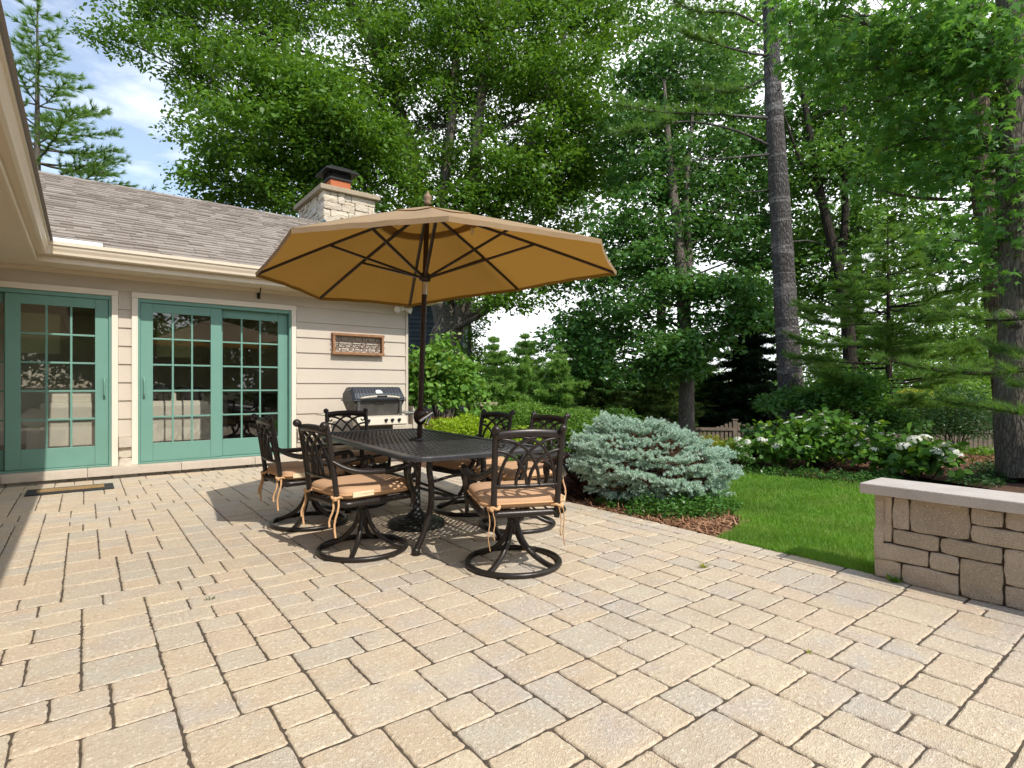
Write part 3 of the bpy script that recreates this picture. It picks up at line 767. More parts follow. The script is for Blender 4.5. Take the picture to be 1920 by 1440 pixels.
mb = MB(); mb.add([roofp(GX + .02, -.03, .02), roofp(.16, -.03, .02), roofp(.16, .11, .022), roofp(GX - .12, .11, .022), roofp(GX + .02, -.03, .026), roofp(.16, -.03, .026), roofp(.16, .11, .028), roofp(GX - .12, .11, .028)],
    [(0, 1, 2, 3), (4, 5, 6, 7), (0, 1, 5, 4), (1, 2, 6, 5), (2, 3, 7, 6)]); hb(mb, 'splash_guard', M['white'], roof)
# chimney
CX0, CX1, CY0, CY1, CZ = 3.90, 5.02, 11.46, 13.15, 5.19
mb = MB(); mb.box((CX0 + .04, CY0 + .04, -.9), (CX1 - .04, CY1 - .04, CZ))
blocks(mb, ashlar(CX0, CX1, 3.7, CZ, .075, 21, (2, 4, 5, 7), (2, 3, 3, 2), (1, 2, 2)), lambda u, v, w: (u, CY0 - w, v), .05, .02, .012)
blocks(mb, ashlar(CY0, CY1, 3.7, CZ, .075, 22, (2, 4, 5, 7), (2, 3, 3, 2), (1, 2, 2)), lambda u, v, w: (CX0 - w, u, v), .05, .02, .012)
blocks(mb, ashlar(CY0, CY1, 1.0, CZ, .15, 23), lambda u, v, w: (CX1 + w, u, v), .05, .02, .012)
chim = hb(mb, 'chimney', M['ledgestone'], fix=False)
mb = MB(); mb.box((CX0 - .09, CY0 - .09, CZ + .003), (CX1 + .09, CY1 + .09, CZ + .10), .008); hb(mb, 'cap', M['concretecap'], chim)
fx, fy = 4.36, 11.95
mb = MB(); mb.box((fx - .22, fy - .22, CZ + .101), (fx + .22, fy + .22, CZ + .37), .012); hb(mb, 'flue', M['terracotta'], chim)
mb = MB(); z = CZ + .371
for k in range(4):
    a = k * math.pi / 2; dx, dy = math.cos(a), math.sin(a)
mb.box((fx - .25, fy - .25, z), (fx + .25, fy + .25, z + .04), .004)
for q in np.linspace(-.22, .22, 12):
    for (ax, ay) in ((q, -.22), (q, .22), (-.22, q), (.22, q)): mb.box((fx + ax - .005, fy + ay - .005, z + .041), (fx + ax + .005, fy + ay + .005, z + .17))
mb.add([(fx - .36, fy - .36, z + .165), (fx + .36, fy - .36, z + .165), (fx + .36, fy + .36, z + .165), (fx - .36, fy + .36, z + .165),
        (fx - .36, fy - .36, z + .19), (fx + .36, fy - .36, z + .19), (fx + .36, fy + .36, z + .19), (fx - .36, fy + .36, z + .19),
        (fx - .2, fy - .2, z + .30), (fx + .2, fy - .2, z + .30), (fx + .2, fy + .2, z + .30), (fx - .2, fy + .2, z + .30)],
       [(0, 1, 2, 3), (0, 1, 5, 4), (1, 2, 6, 5), (2, 3, 7, 6), (3, 0, 4, 7), (4, 5, 9, 8), (5, 6, 10, 9), (6, 7, 11, 10), (7, 4, 8, 11), (8, 9, 10, 11)])
hb(mb, 'rain_cap', M['black'], chim)
mb = MB()
for i in range(6):
    s = 3.86 - i * .12; x0 = CX0 - .03
    mb.add([roofp(x0, s - .0, .01), roofp(x0, s - .16, .01), (x0, roofp(0, s - .16, .01)[1], roofp(0, s - .16, .01)[2] + .16), (x0, roofp(0, s, .01)[1], roofp(0, s, .01)[2] + .12)], [(0, 1, 2, 3)])
hb(mb, 'flashing', M['silver'], chim)
# room behind the doors
mb = MB()
IW = 13.0; wins = ((-.97, -.36), (1.12, 1.74))
mb.box((-4.0, IW, -.1), (wins[0][0], IW + .1, 2.5)); mb.box((wins[0][1], IW, -.1), (wins[1][0], IW + .1, 2.5)); mb.box((wins[1][1], IW, -.1), (4.18, IW + .1, 2.5))
for a, b in wins: mb.box((a, IW + .002, -.1), (b, IW + .098, 1.72)); mb.box((a, IW + .002, 2.44), (b, IW + .098, 2.5))
mb.box((-4.1, 8.76, -.1), (-4.0, IW, 2.5)); mb.box((-4.0, 8.752, 2.45), (4.18, IW + .1, 2.5))
mb.box((2.75, 8.77, .13), (2.85, IW, 2.449))
hb(mb, 'interior_wall', M['interior'])
mb = MB(); mb.box((-4.0, 8.752, .05), (4.18, IW, .125)); hb(mb, 'interior_floor', M['intfloor'])
for a, b in wins:
    mb = MB(); mb.box((a, IW + .03, 1.72), (b, IW + .04, 2.44)); hb(mb, 'window_blind', M['petal'])
# things on and in the house
def sofa():
    t = thing('sofa', 'cream upholstered sofa with rolled arms inside the house, back to the doors', 'sofa', (.5, 9.7, .126))
    mb = MB(); mb.box((-.95, -.28, .05), (.95, .5, .42), .05); mb.build('base', M['sofa'], t)
    mb = MB(); mb.box((-.97, -.42, .05), (.97, -.20, .80), .07); mb.build('backrest', M['sofa'], t)
    for s in (-1, 1):
        mb = MB(); mb.box((s * 1.0 - .10, -.40, .05), (s * 1.0 + .10, .52, .56), .05); mb.tube([(s * 1.02, -.43, .60), (s * 1.02, .53, .60)], .125, 16); mb.build('arm', M['sofa'], t)
    for k in range(3):
        mb = MB(); mb.box((-.92 + k * .62, -.26, .42), (-.32 + k * .62, -.04, .95), .07); mb.build('back_cushion', M['sofa'], t)
    mb = MB(); mb.box((.1, -.3, .78), (.5, -.18, 1.02), .05); mb.box((.55, -.3, .78), (.9, -.18, 1.0), .05); mb.build('pillow', M['dark'], t)
sofa()
mb = MB(); mb.box((.45, 12.93, 1.0), (.93, 12.995, 2.0), .01); tag(mb.build('picture', M['dark']), 'tall dark picture hanging on the wall inside the house', 'picture')
t = thing('cabinet', 'dark side cabinet standing inside behind the right hand teal door panel', 'cabinet', (2.3, 10.4, .126))
mb = MB(); mb.box((-.35, -.25, .0), (.35, .25, .85), .01); mb.build('body', M['dark'], t)
mb = MB(); mb.box((-.38, -.28, .851), (.38, .28, .88), .008); mb.build('top', M['dark'], t)
# wall hook, plaque, flood light, door mat
t = thing('wall_hook', 'black iron hook on the frieze above the right teal door', 'hook', (1.98, WY - .03, 2.46))
mb = MB(); mb.box((-.022, -.010, -.07), (.022, 0, .07), .003); mb.build('plate', M['black'], t)
mb = MB(); mb.tube([(0, -.012, -.06), (.0, -.05, -.03), (.0, -.13, .07), (.0, -.145, .085)], .008, 6); mb.build('arm', M['black'], t)
t = thing('wall_plaque', 'weathered wooden frame with rusted iron scrollwork hung on the siding', 'wall decor', (3.46, WY - .03, 1.80))
w, h = .42, .155
mb = MB()
for a, b in (((-w, -.075, -h), (-w + .035, 0, h)), ((w - .035, -.075, -h), (w, 0, h)), ((-w - .01, -.08, -h - .012), (w + .01, -.002, -h + .028)), ((-w - .01, -.08, h - .028), (w + .01, -.002, h + .012))): mb.box(a, b, .004)
mb.build('frame', M['wood'], t)
mb = MB(); nS = 4
for k in range(nS):
    cx = -w + .09 + k * (2 * w - .18) / (nS - 1)
    for sx in (-1, 1):
        for sz in (-1, 1):
            pts = []
            for i in range(26):
                a = i / 25 * 2 * math.pi * 1.15; r = .062 * (1 - i / 25 * .72)
                pts.append((cx + sx * (.066 - r * math.cos(a)) , -.045, sz * (.016 + .055 - .052 * math.cos(i / 25 * 2.2) + r * math.sin(a) * .72)))
            mb.tube(pts, .0055, 5)
    mb.tube([(cx, -.045, -.1), (cx, -.045, .1)], .005, 5)
mb.tube([(-w + .03, -.045, 0), (w - .03, -.045, 0)], .005, 5); mb.ball((.05, -.045, 0), .018)
mb.build('scrollwork', M['rust'], t)
t = thing('flood_light', 'white twin flood light under the eave at the house corner', 'light', (4.23, WY - .035, 2.45))
mb = MB(); mb.lathe([(.05, 0), (.05, .02), (.02, .03)], (0, 0, .0), 16, (0, -1, 0)); mb.build('mount', M['white'], t)
for s in (-1, 1):
    mb = MB(); d = Vector((s * .75, -.55, -.25)).normalized(); mb.tube([(0, -.02, 0), d * .07], .014, 8); mb.lathe([(.022, 0), (.034, .03), (.058, .10), (.056, .112), (.045, .105), (1e-6, .10)], d * .06, 16, d); mb.build('lamp_head', M['white'], t)
t = thing('door_mat', 'black rubber edged coir door mat before the left teal door', 'mat', (-.12, 7.73, .002))
mb = MB(); mb.box((-.375, -.20, 0), (.375, .20, .012), .004); mb.build('border', M['rubber'], t)
mb = MB(); mb.box((-.29, -.105, .0125), (.29, .105, .02), .003); mb.build('coir_pile', M['coir'], t)

# ================================================================ FURNITURE
def superell(mb, a, b, c, ctr, e1=.45, e2=.35, nu=36, nv=14):
    def sp(x, e): return math.copysign(abs(x) ** e, x)
    vs = []
    for j in range(nv + 1):
        ph = -math.pi / 2 + math.pi * j / nv
        for i in range(nu):
            th = 2 * math.pi * i / nu
            vs.append((ctr[0] + a * sp(math.cos(ph), e1) * sp(math.cos(th), e2), ctr[1] + b * sp(math.cos(ph), e1) * sp(math.sin(th), e2), ctr[2] + c * sp(math.sin(ph), e1)))
    mb.add(vs, [(j * nu + i, j * nu + (i + 1) % nu, (j + 1) * nu + (i + 1) % nu, (j + 1) * nu + i) for j in range(nv) for i in range(nu)], True)
CH_GROUP = 'swivel dining chairs round the patio table'
def make_chair():
    t = thing('dining_chair', 'x', 'chair', group=CH_GROUP)
    mt = M['metal']
    mb = MB(); mb.tube([(.292 * math.cos(a), .292 * math.sin(a), .018) for a in np.linspace(0, 2 * math.pi, 56)[:-1]], .0175, 10, closed=True); mb.build('base_ring', mt, t)
    for k in range(4):
        a = math.pi / 4 + k * math.pi / 2; ca, sa = math.cos(a), math.sin(a)
        mb = MB(); mb.tube([(r * ca, r * sa, z) for r, z in [tuple(p)[:2] for p in bez([(.022, .285, 0), (.032, .235, 0), (.068, .155, 0), (.135, .085, 0), (.225, .038, 0), (.287, .022, 0)], 5)]], [.0165] * 26, 8, flat=1.1); mb.build('leg', mt, t)
    mb = MB(); mb.lathe([(.030, .20), (.034, .215), (.034, .275), (.026, .285), (.022, .31), (.03, .312), (.03, .322), (.018, .325), (.018, .345)], n=16)
    for s in (-1, 1):
        mb.tube(bez([(.0, s * .02, .33), (0, s * .06, .332), (0, s * .088, .345), (0, s * .095, .378)], 5), .014, 6, flat=2.2)
        mb.tube([(-.16, s * .05, .352), (.16, s * .05, .352)], .011, 6)
    mb.lathe([(.013, 0), (.02, .012), (.02, .05), (.012, .055)], (-.205, 0, .335), 10, (1, 0, 0)); mb.build('swivel', mt, t)
    # seat frame
    mb = MB(); pts = []
    for cx, cy, a0 in ((.20, .19, 0), (-.22, .19, 90), (-.22, -.19, 180), (.20, -.19, 270)):
        for k in range(6): a = R(a0 + 18 * k); pts.append((cx + .06 * math.cos(a), cy + .06 * math.sin(a), .382))
    mb.tube(pts, .021, 8, closed=True)
    for y in (-.15, -.075, 0, .075, .15): mb.tube([(-.275, y, .39), (.255, y, .39)], .006, 5)
    mb.build('seat_frame', mt, t)
    # cushion
    mb = MB(); superell(mb, .285, .262, .052, (.0, 0, .445), .62, .30); cu = mb.build('cushion', M['cushion'], t)
    pts = []
    def sp(x, e): return math.copysign(abs(x) ** e, x)
    mb = MB(); mb.tube([(.287 * sp(math.cos(a), .3), .264 * sp(math.sin(a), .3), .441) for a in np.linspace(0, 2 * math.pi, 61)[:-1]], .006, 5, closed=True); mb.build('piping', M['tie'], cu)
    mb = MB(); mb.box((-.22, -.268, .424), (-.07, -.259, .458), .003); mb.build('care_tag', M['tag'], cu)
    for s in (-1, 1):
        mb = MB(); bx, by = -.287, s * .192
        mb.tube([(bx + .03 * math.cos(a), by + .03 * math.sin(a), .425 + .006 * math.sin(3 * a)) for a in np.linspace(0, 6.283, 17)[:-1]], .008, 6, closed=True, flat=1.6)
        mb.ball((bx - .024, by + s * .018, .42), .016, 6)
        for dx, dy, ln, ph in ((-.03, .008, .17, 0), (-.012, .034, .235, 1.0)):
            mb.tube([(bx + dx - .008 * k * .5 + .006 * math.sin(k + ph), by + s * dy + .007 * math.cos(k * 1.3 + ph), .42 - ln * k / 6) for k in range(7)], [.008] * 7, 5, flat=.35)
        mb.build('tie', M['tie'], cu)
    # back : posts, rails, lattice
    def bp(s, z):                     # point in the back plane; s across, z height
        q = (z - .36) / .53
        return (-.284 - .055 * q - .022 * q * q - .016 * (1 - (s / .2) ** 2), s, z)
    for s in (-1, 1):
        mb = MB(); pts = [bp(s * (.192 + .006 * k / 10), .35 + .525 * k / 10) for k in range(11)]
        x, y, z = pts[-1]
        mb.tube(pts, [.0185] * 9 + [.017, .016], 8); mb.tube(bez([pts[-1], (x - .010, y, z + .010), (x - .020, y, z + .012)], 4), .017, 8)
        mb.ball((x - .020, y, z + .006), .026, 10); mb.build('back_post', mt, t)
    mb = MB()
    mb.tube([bp(s, .842 + .016 * (1 - (s / .2) ** 2)) for s in np.linspace(-.197, .197, 13)], .0265, 8, flat=.45, up=(0, 0, 1)); mb.build('top_rail', mt, t)
    mb = MB(); mb.tube([bp(s, .548) for s in np.linspace(-.193, .193, 9)], .013, 8); mb.build('bottom_rail', mt, t)
    mb = MB()
    for m_ in (-1, 1):
        for s0, W_, Hh in ((-.168, .215, .282), (-.070, .235, .272), (.006, .188, .205)):
            pts = []
            for i in range(15):
                a = i / 14 * math.pi / 2 * .985
                pts.append(bp(m_ * (s0 + W_ * (1 - math.cos(a))), .552 + Hh * math.sin(a)))
            mb.tube(pts, .0132, 6, flat=.75, up=(1, 0, 0))
        sc = []
        for i in range(20):           # corner scroll hanging under the top rail
            a = 1.75 - i / 19 * 4.9; r = .028 * (1 - i / 19 * .62)
            sc.append(bp(m_ * (.158 + r * math.cos(a)), .797 + r * math.sin(a)))
        mb.tube(sc, .0095, 6, flat=.8, up=(1, 0, 0))
    mb.build('back_lattice', mt, t)
    for s in (-1, 1):
        mb = MB()
        arm = bez([bp(s * .200, .655), (-.255, s * .236, .612), (-.16, s * .270, .584), (0, s * .292, .578), (.13, s * .290, .592), (.20, s * .286, .600)], 5)
        mb.tube(arm, [.014 + .006 * math.sin(math.pi * i / (len(arm) - 1)) for i in range(len(arm))], 8, flat=1.5, up=(0, 0, 1))
        sc = []
        for i in range(22):
            a = math.pi / 2 - i / 21 * 5.6; r = .052 * (1 - i / 21 * .68); sc.append((.20 + r * math.cos(a), s * .286, .600 - .052 + r * math.sin(a)))
        mb.tube(sc, .0125, 6, flat=1.5, up=(0, 1, 0))
        mb.tube(bez([(.185, s * .286, .595), (.178, s * .284, .54), (.19, s * .278, .47), (.232, s * .262, .40), (.236, s * .258, .35), (.228, s * .258, .30)], 5), [.0165] * 20 + [.015, .013, .012, .012, .013, .016], 8, flat=1.4, up=(0, 1, 0))
        mb.build('arm', mt, t)
    return t
ch = make_chair(); note_kids()
spots = [
    ((1.52, 3.67), 7, 'near left swivel chair, in front of another on the door side of the table'),
    ((1.47, 4.66), 2, 'swivel chair with its back to the right teal door, behind the near left chair'),
    ((2.06, 5.16), -98, 'swivel chair at the far head of the table, in front of the grill'),
    ((2.16, 2.80), 67, 'nearest swivel chair, seen from behind at the near head of the table'),
    ((2.79, 3.56), -176, 'swivel chair partly hidden behind the nearest one, beside the blue spruce'),
    ((2.78, 4.28), -172, 'swivel chair on the garden side of the table with the lime hedge behind it')]
for i, ((x, y), a, lab) in enumerate(spots):
    o = ch if i == 0 else copy_tree(ch)
    o.location = (x, y, 0); o.rotation_euler.z = R(a); o['label'] = lab

# table: axis almost along the house depth
def make_table():
    tz = .70; t = thing('patio_table', 'dark cast metal patio table with lattice top and parasol hole', 'table', (2.135, 4.06, 0), R(-4.1))
    hx, hy, rc = .53, 1.13, .14
    def outline(ins, n=7):
        pts = []; r = max(.02, rc - ins)
        for cx, cy, a0 in ((hx - rc, hy - rc, 0), (-hx + rc, hy - rc, 90), (-hx + rc, -hy + rc, 180), (hx - rc, -hy + rc, 270)):
            for k in range(n + 1):
                a = R(a0 + 90 * k / n); pts.append((cx + r * math.cos(a), cy + r * math.sin(a)))
        return pts
    prof = [(0, -.030), (-.0, -.008), (.006, 0), (.06, 0.001), (.062, -.008), (.062, -.012), (.012, -.016), (.010, -.030)]
    mb = MB(); rings = [[(x, y, tz + z) for x, y in outline(i)] for i, z in prof]; n = len(rings[0])
    vs = [v for r in rings for v in r]; k = len(prof)
    mb.add(vs, [(i * n + j, i * n + (j + 1) % n, ((i + 1) % k) * n + (j + 1) % n, ((i + 1) % k) * n + j) for i in range(k) for j in range(n)], False)
    top = mb.build('table_top', M['tablemetal'], t)
    poly = outline(.055); mb = MB()
    def clip(d, off):
        nx, ny = -d[1], d[0]; hits = []
        for i in range(len(poly)):
            (x1, y1), (x2, y2) = poly[i], poly[(i + 1) % len(poly)]
            a, b = x1 * nx + y1 * ny - off, x2 * nx + y2 * ny - off
            if (a > 0) != (b > 0):
                q = a / (a - b); hits.append((x1 + (x2 - x1) * q, y1 + (y2 - y1) * q))
        return hits
    sp, wd = .040, .0082
    for d, z in (((.7071, .7071), tz - .007), ((.7071, -.7071), tz - .0088)):
        for i in range(-32, 33):
            hcl = clip(d, i * sp)
            if len(hcl) != 2: continue
            (x1, y1), (x2, y2) = hcl; L = math.hypot(x2 - x1, y2 - y1); nx, ny = -d[1] * wd, d[0] * wd
            segs = max(1, int(L / sp * 1)); vs = []
            for k in range(segs + 1):
                f = k / segs; x, y = x1 + (x2 - x1) * f, y1 + (y2 - y1) * f; zz = z + .002 * (1 if (k + i) % 2 else -1)
                vs += [(x - nx, y - ny, zz), (x + nx, y + ny, zz), (x + nx, y + ny, zz - .006), (x - nx, y - ny, zz - .004)]
            fs = []
            for k in range(segs):
                a = k * 4; b = a + 4; fs += [(a, a + 1, b + 1, b), (a + 1, a + 2, b + 2, b + 1), (a + 2, a + 3, b + 3, b + 2), (a + 3, a, b, b + 3)]
            mb.add(vs, fs, False)
    mb.tube([(.05 * math.cos(a), .05 * math.sin(a), tz - .004) for a in np.linspace(0, 6.283, 25)[:-1]], .012, 6, closed=True)
    mb.build('lattice', M['tablemetal'], top, fix=False)
    for sx in (-1, 1):
        for sy in (-1, 1):
            mb = MB(); c = bez([(sx * .20, sy * .70, tz - .03), (sx * .215, sy * .71, .56), (sx * .205, sy * .72, .45), (sx * .215, sy * .73, .30), (sx * .265, sy * .74, .15), (sx * .325, sy * .75, .035)], 6)
            mb.tube(c, .0215, 10); mb.ball((sx * .33, sy * .752, .026), .028, 10); mb.lathe([(.03, 0), (.03, .012)], (sx * .33, sy * .752, 0), 12); mb.build('leg', M['metal'], t)
    mb = MB()
    for sy in (-1, 1):
        mb.tube(bez([(-.21, sy * .725, .36), (-.1, sy * .70, .345), (0, sy * .69, .34), (.1, sy * .70, .345), (.21, sy * .725, .36)], 4), .014, 8)
        mb.tube(bez([(-.205, sy * .72, .47), (0, sy * .715, .50), (.205, sy * .72, .47)], 6), .011, 6)
        mb.tube([(-.21, sy * .70, tz - .024), (.21, sy * .70, tz - .024)], .014, 8)
    for sx in (-1, 1):
        mb.tube([(sx * .02, -.69, .34), (sx * .06, 0, .33), (sx * .02, .69, .34)], .012, 8)
        mb.tube([(sx * .30, -.98, tz - .024), (sx * .30, .98, tz - .024)], .014, 8)
    mb.build('stretcher', M['metal'], t)
make_table()

# parasol
ub = Vector((2.135, 4.055, 0)); ua = Vector((2.195, 3.985, 2.575)); ax = (ua - ub).normalized()
u = thing('patio_umbrella', 'tan market umbrella open over the table, dark pole through the table top', 'umbrella', ub)
def up_(z): return (ax * (z / ax.z))
mb = MB(); mb.lathe([(.225, 0), (.228, .03), (.218, .042), (.205, .044), (.20, .05), (.175, .054), (.165, .052), (.15, .06), (.12, .068), (.11, .066), (.085, .085), (.05, .11), (.045, .125), (.032, .13), (.03, .30), (.027, .302), (1e-6, .303)], n=48); mb.build('base', M['iron'], u)
mb = MB(); mb.tube([up_(.13), up_(1.90)], .0215, 14); mb.tube([up_(1.96), up_(2.56)], .0205, 14); mb.build('pole', M['polemetal'], u)
mb = MB(); mb.tube([up_(1.87), up_(1.97)], .0235, 14); mb.build('tilt_joint', M['silver'], u)
mb = MB(); mb.lathe([(.024, 0), (.043, .02), (.055, .05), (.055, .085), (.043, .115), (.024, .135)], up_(.82), 16, ax); cb = mb.build('crank_box', M['polemetal'], u)
mb = MB(); q = up_(.885); mb.tube([q + Vector((.03, -.04, 0)), q + Vector((.05, -.075, 0)), q + Vector((.0, -.10, -.06))], .010, 8); mb.tube([q + Vector((.06, -.085, .03)), q + Vector((-.055, -.09, -.035))], .015, 8); mb.build('crank_handle', M['silver'], cb)
mb = MB(); mb.lathe([(.03, -.03), (.045, -.025), (.048, .02), (.03, .04)], up_(2.005), 18, ax); mb.build('hub', M['polemetal'], u)
mb = MB(); mb.lathe([(.024, 0), (.03, .015), (.022, .028), (.034, .045), (.03, .065), (.012, .085), (.006, .105), (1e-6, .11)], up_(2.60), 16, ax); mb.build('finial', mat_plain('finial_wood', (.24, .16, .10), .6), u)
rim = [(1.10, 4.87, 2.05), (.95, 3.35, 2.045), (1.60, 2.66, 2.07), (2.71, 2.56, 2.10), (3.43, 3.07, 2.06), (3.60, 4.58, 2.155), (2.75, 5.38, 2.005), (1.81, 5.43, 1.995)]
rim = [Vector(r) - ub for r in rim]; apx = up_(2.575)
vent = .27
def cpt(i, f, r):
    """canopy point: i edge index, f along the edge, r 0 apex .. 1 rim"""
    a, b = rim[i], rim[(i + 1) % 8]; e = a.lerp(b, f); bow = math.sin(math.pi * f)
    e = e + (apx - e) * .014 * bow                       # scalloped hem
    p = apx.lerp(e, r); p = p + Vector((0, 0, .012 * math.sin(math.pi * min(1, r * 1.0)) * (1 - .55 * bow)))
    p.z += -.034 * bow * math.sin(math.pi * min(1, r)) * r + .0030 * bow * math.sin(f * 21 + r * 11 + i * 2.1) * r
    return p
def gore(mb, i, r0, r1, nr, nf=8, lift=0.0):
    vs = []
    for j in range(nr + 1):
        for k in range(nf + 1):
            p = cpt(i, k / nf, r0 + (r1 - r0) * j / nr) + ax * lift; vs.append(p)
    w = nf + 1; mb.add(vs, [(j * w + k, j * w + k + 1, (j + 1) * w + k + 1, (j + 1) * w + k) for j in range(nr) for k in range(nf)], True)
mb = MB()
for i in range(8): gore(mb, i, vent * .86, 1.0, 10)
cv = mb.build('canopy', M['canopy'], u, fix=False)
def weld_up(o):
    bm = bmesh.new(); bm.from_mesh(o.data); bmesh.ops.remove_doubles(bm, verts=bm.verts, dist=1e-4); bmesh.ops.recalc_face_normals(bm, faces=bm.faces); bm.normal_update()
    if sum(f.normal.z for f in bm.faces) < 0: bmesh.ops.reverse_faces(bm, faces=bm.faces)
    bm.to_mesh(o.data); bm.free()
weld_up(cv)
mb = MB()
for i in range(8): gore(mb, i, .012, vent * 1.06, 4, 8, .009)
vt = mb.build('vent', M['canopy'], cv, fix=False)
weld_up(vt)
mb = MB()
for i in range(8):                                        # hem folded down at the rim
    vs = []
    for k in range(9):
        p = cpt(i, k / 8, 1.0); vs += [p + Vector((0, 0, .001)), p + (up_(2.0) - p).normalized() * .004 + Vector((0, 0, -.03))]
    mb.add(vs, [(2 * k, 2 * k + 1, 2 * k + 3, 2 * k + 2) for k in range(8)], True)
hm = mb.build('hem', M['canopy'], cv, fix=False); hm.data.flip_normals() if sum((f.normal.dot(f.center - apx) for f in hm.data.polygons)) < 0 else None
hubp = up_(2.01)
for i in range(8):
    mb = MB(); pts = [cpt(i, 0, r) - ax * .016 for r in np.linspace(.03, .985, 9)]
    mb.tube(pts, .0115, 6, flat=1.4, up=tuple(ax)); rb = mb.build('rib', M['polemetal'], u)
    mb = MB(); e = cpt(i, 0, .56) - ax * .022; d = (e - hubp); mb.tube([hubp + Vector((d.x, d.y, 0)).normalized() * .04, e], .0108, 6, flat=1.3); mb.build('strut', M['polemetal'], rb)
mb = MB(); p = cpt(4, .25, .27) - ax * .01; mb.box(tuple(p + Vector((-.014, -.002, -.055))), tuple(p + Vector((.014, .002, 0)))); mb.build('care_tag', M['tag'], cv)

# gas grill
gr = thing('gas_grill', 'black and beige gas grill with closed ribbed lid beside the house wall', 'grill', (3.46, 7.95, 0))
mb = MB()
prof = [(-.235, .925), (-.24, .955), (-.20, 1.03), (-.12, 1.115), (.12, 1.115), (.20, 1.06), (.225, .925)]
vs = []
for x, k in ((-.41, .86), (-.375, 1), (.375, 1), (.41, .86)): vs += [(x, y * (k if k < 1 else 1), .925 + (z - .925) * (k ** 2)) for y, z in prof]
n = len(prof); fs = [(i * n + j, i * n + (j + 1) % n, (i + 1) * n + (j + 1) % n, (i + 1) * n + j) for i in range(3) for j in range(n)] + [tuple(range(n))[::-1], tuple(range(3 * n, 4 * n))]
mb.add(vs, fs)
for k in range(15):
    x = -.35 + .05 * k; mb.tube([(x, y * 1.0, z + .002) for y, z in prof[1:5]], .006, 5)
mb.tube([(-.415, -.243, .928), (.415, -.243, .928)], .014, 6); mb.tube([(-.415, .22, .928), (-.415, -.243, .928)], .012, 6); mb.tube([(.415, .22, .928), (.415, -.243, .928)], .012, 6)
lid = mb.build('lid', M['grillgrey'], gr)
mb = MB(); mb.tube(bez([(-.30, -.235, .955), (-.27, -.285, .968), (-.1, -.30, .985), (.1, -.30, .985), (.27, -.285, .968), (.30, -.235, .955)], 6), .014, 8); mb.build('lid_handle', M['panelbeige'], lid)
mb = MB(); mb.box((-.08, -.319, .968), (.08, -.29, .998), .006); mb.build('handle_grip', M['black'], lid)
mb = MB(); mb.prism([(-.05, 1.03), (.05, 1.03), (.05, 1.055), (.03, 1.078), (-.03, 1.078), (-.05, 1.055)], 0, .012, lambda a, b, d: (a, -.193 + (b - 1.03) * .94 - d - .012, b)); mb.build('badge', M['white'], lid)
mb = MB(); vs = []
for z, k in ((.70, .80), (.918, 1)): vs += [(-.40 * k, -.225 * k, z), (.40 * k, -.225 * k, z), (.40 * k, .215 * k, z), (-.40 * k, .215 * k, z)]
mb.add(vs, [(0, 1, 2, 3), (4, 5, 6, 7), (0, 1, 5, 4), (1, 2, 6, 5), (2, 3, 7, 6), (3, 0, 4, 7)])
for s in (-1, 1): mb.box((s * .33 - .02, -.245, .64), (s * .33 + .02, -.226, .915), .004)
mb.tube([(-.42, -.1, .85), (-.46, -.16, .83)], .012, 6); mb.build('firebox', M['grillbox'], gr)
mb = MB(); mb.prism([(-.30, .56), (-.34, .575), (-.31, .69), (-.16, .70), (-.16, .56)], -.39, .39, lambda a, b, d: (d, a, b)); pn = mb.build('control_panel', M['panelbeige'], gr)
for x in (-.22, .05, .15, .26):
    mb = MB(); mb.lathe([(.024, 0), (.024, .012), (.019, .016), (.018, .04), (1e-6, .041)], (x, -.330, .632), 14, (0, -1, .25)); mb.build('knob', M['black'], pn)
for s in (-1, 1):
    mb = MB(); mb.box((s * .42, -.24, .715), (s * .80, .2, .735), .006); mb.tube([(s * .43, -.2, .70), (s * .60, -.2, .712)], .012, 6); mb.build('side_shelf', M['panelbeige'] if s < 0 else M['silver'], gr)
mb = MB(); mb.box((-.25, -.15, .02), (.25, .17, .555), .012)
for y in (-.22, .2): mb.tube([(-.34, y, .03), (.34, y, .03)], .02, 8)
mb.build('cart', M['grillbox'], gr)

# low block wall with cap
lw = thing('block_wall', 'low tumbled block seat wall with pale stone cap at the lawn edge', 'wall', (3.71, 1.31, 0))
ss = [(0, .09, .113, .49), (0, .137, 0, .113), (.09, .178, .302, .49), (.178, .449, .285, .49), (.09, .318, .206, .302 - .01), (.0, .269, .113, .206)]
rects = [(0, .212, .092, .49), (0, .113, .268, .210), (0, 0, .137, .111), (.139, 0, .405, .111), (.270, .113, .405, .210),
         (.094, .212, .318, .300), (.094, .302, .178, .49), (.180, .302, .449, .49), (.320, .212, .585, .300), (.407, 0, .585, .210),
         (.451, .396, .587, .49), (.451, .302, .72, .394), (.587, .113, .76, .300), (.587, 0, .76, .111), (.589, .396, .76, .49), (.722, .302, .95, .394)]
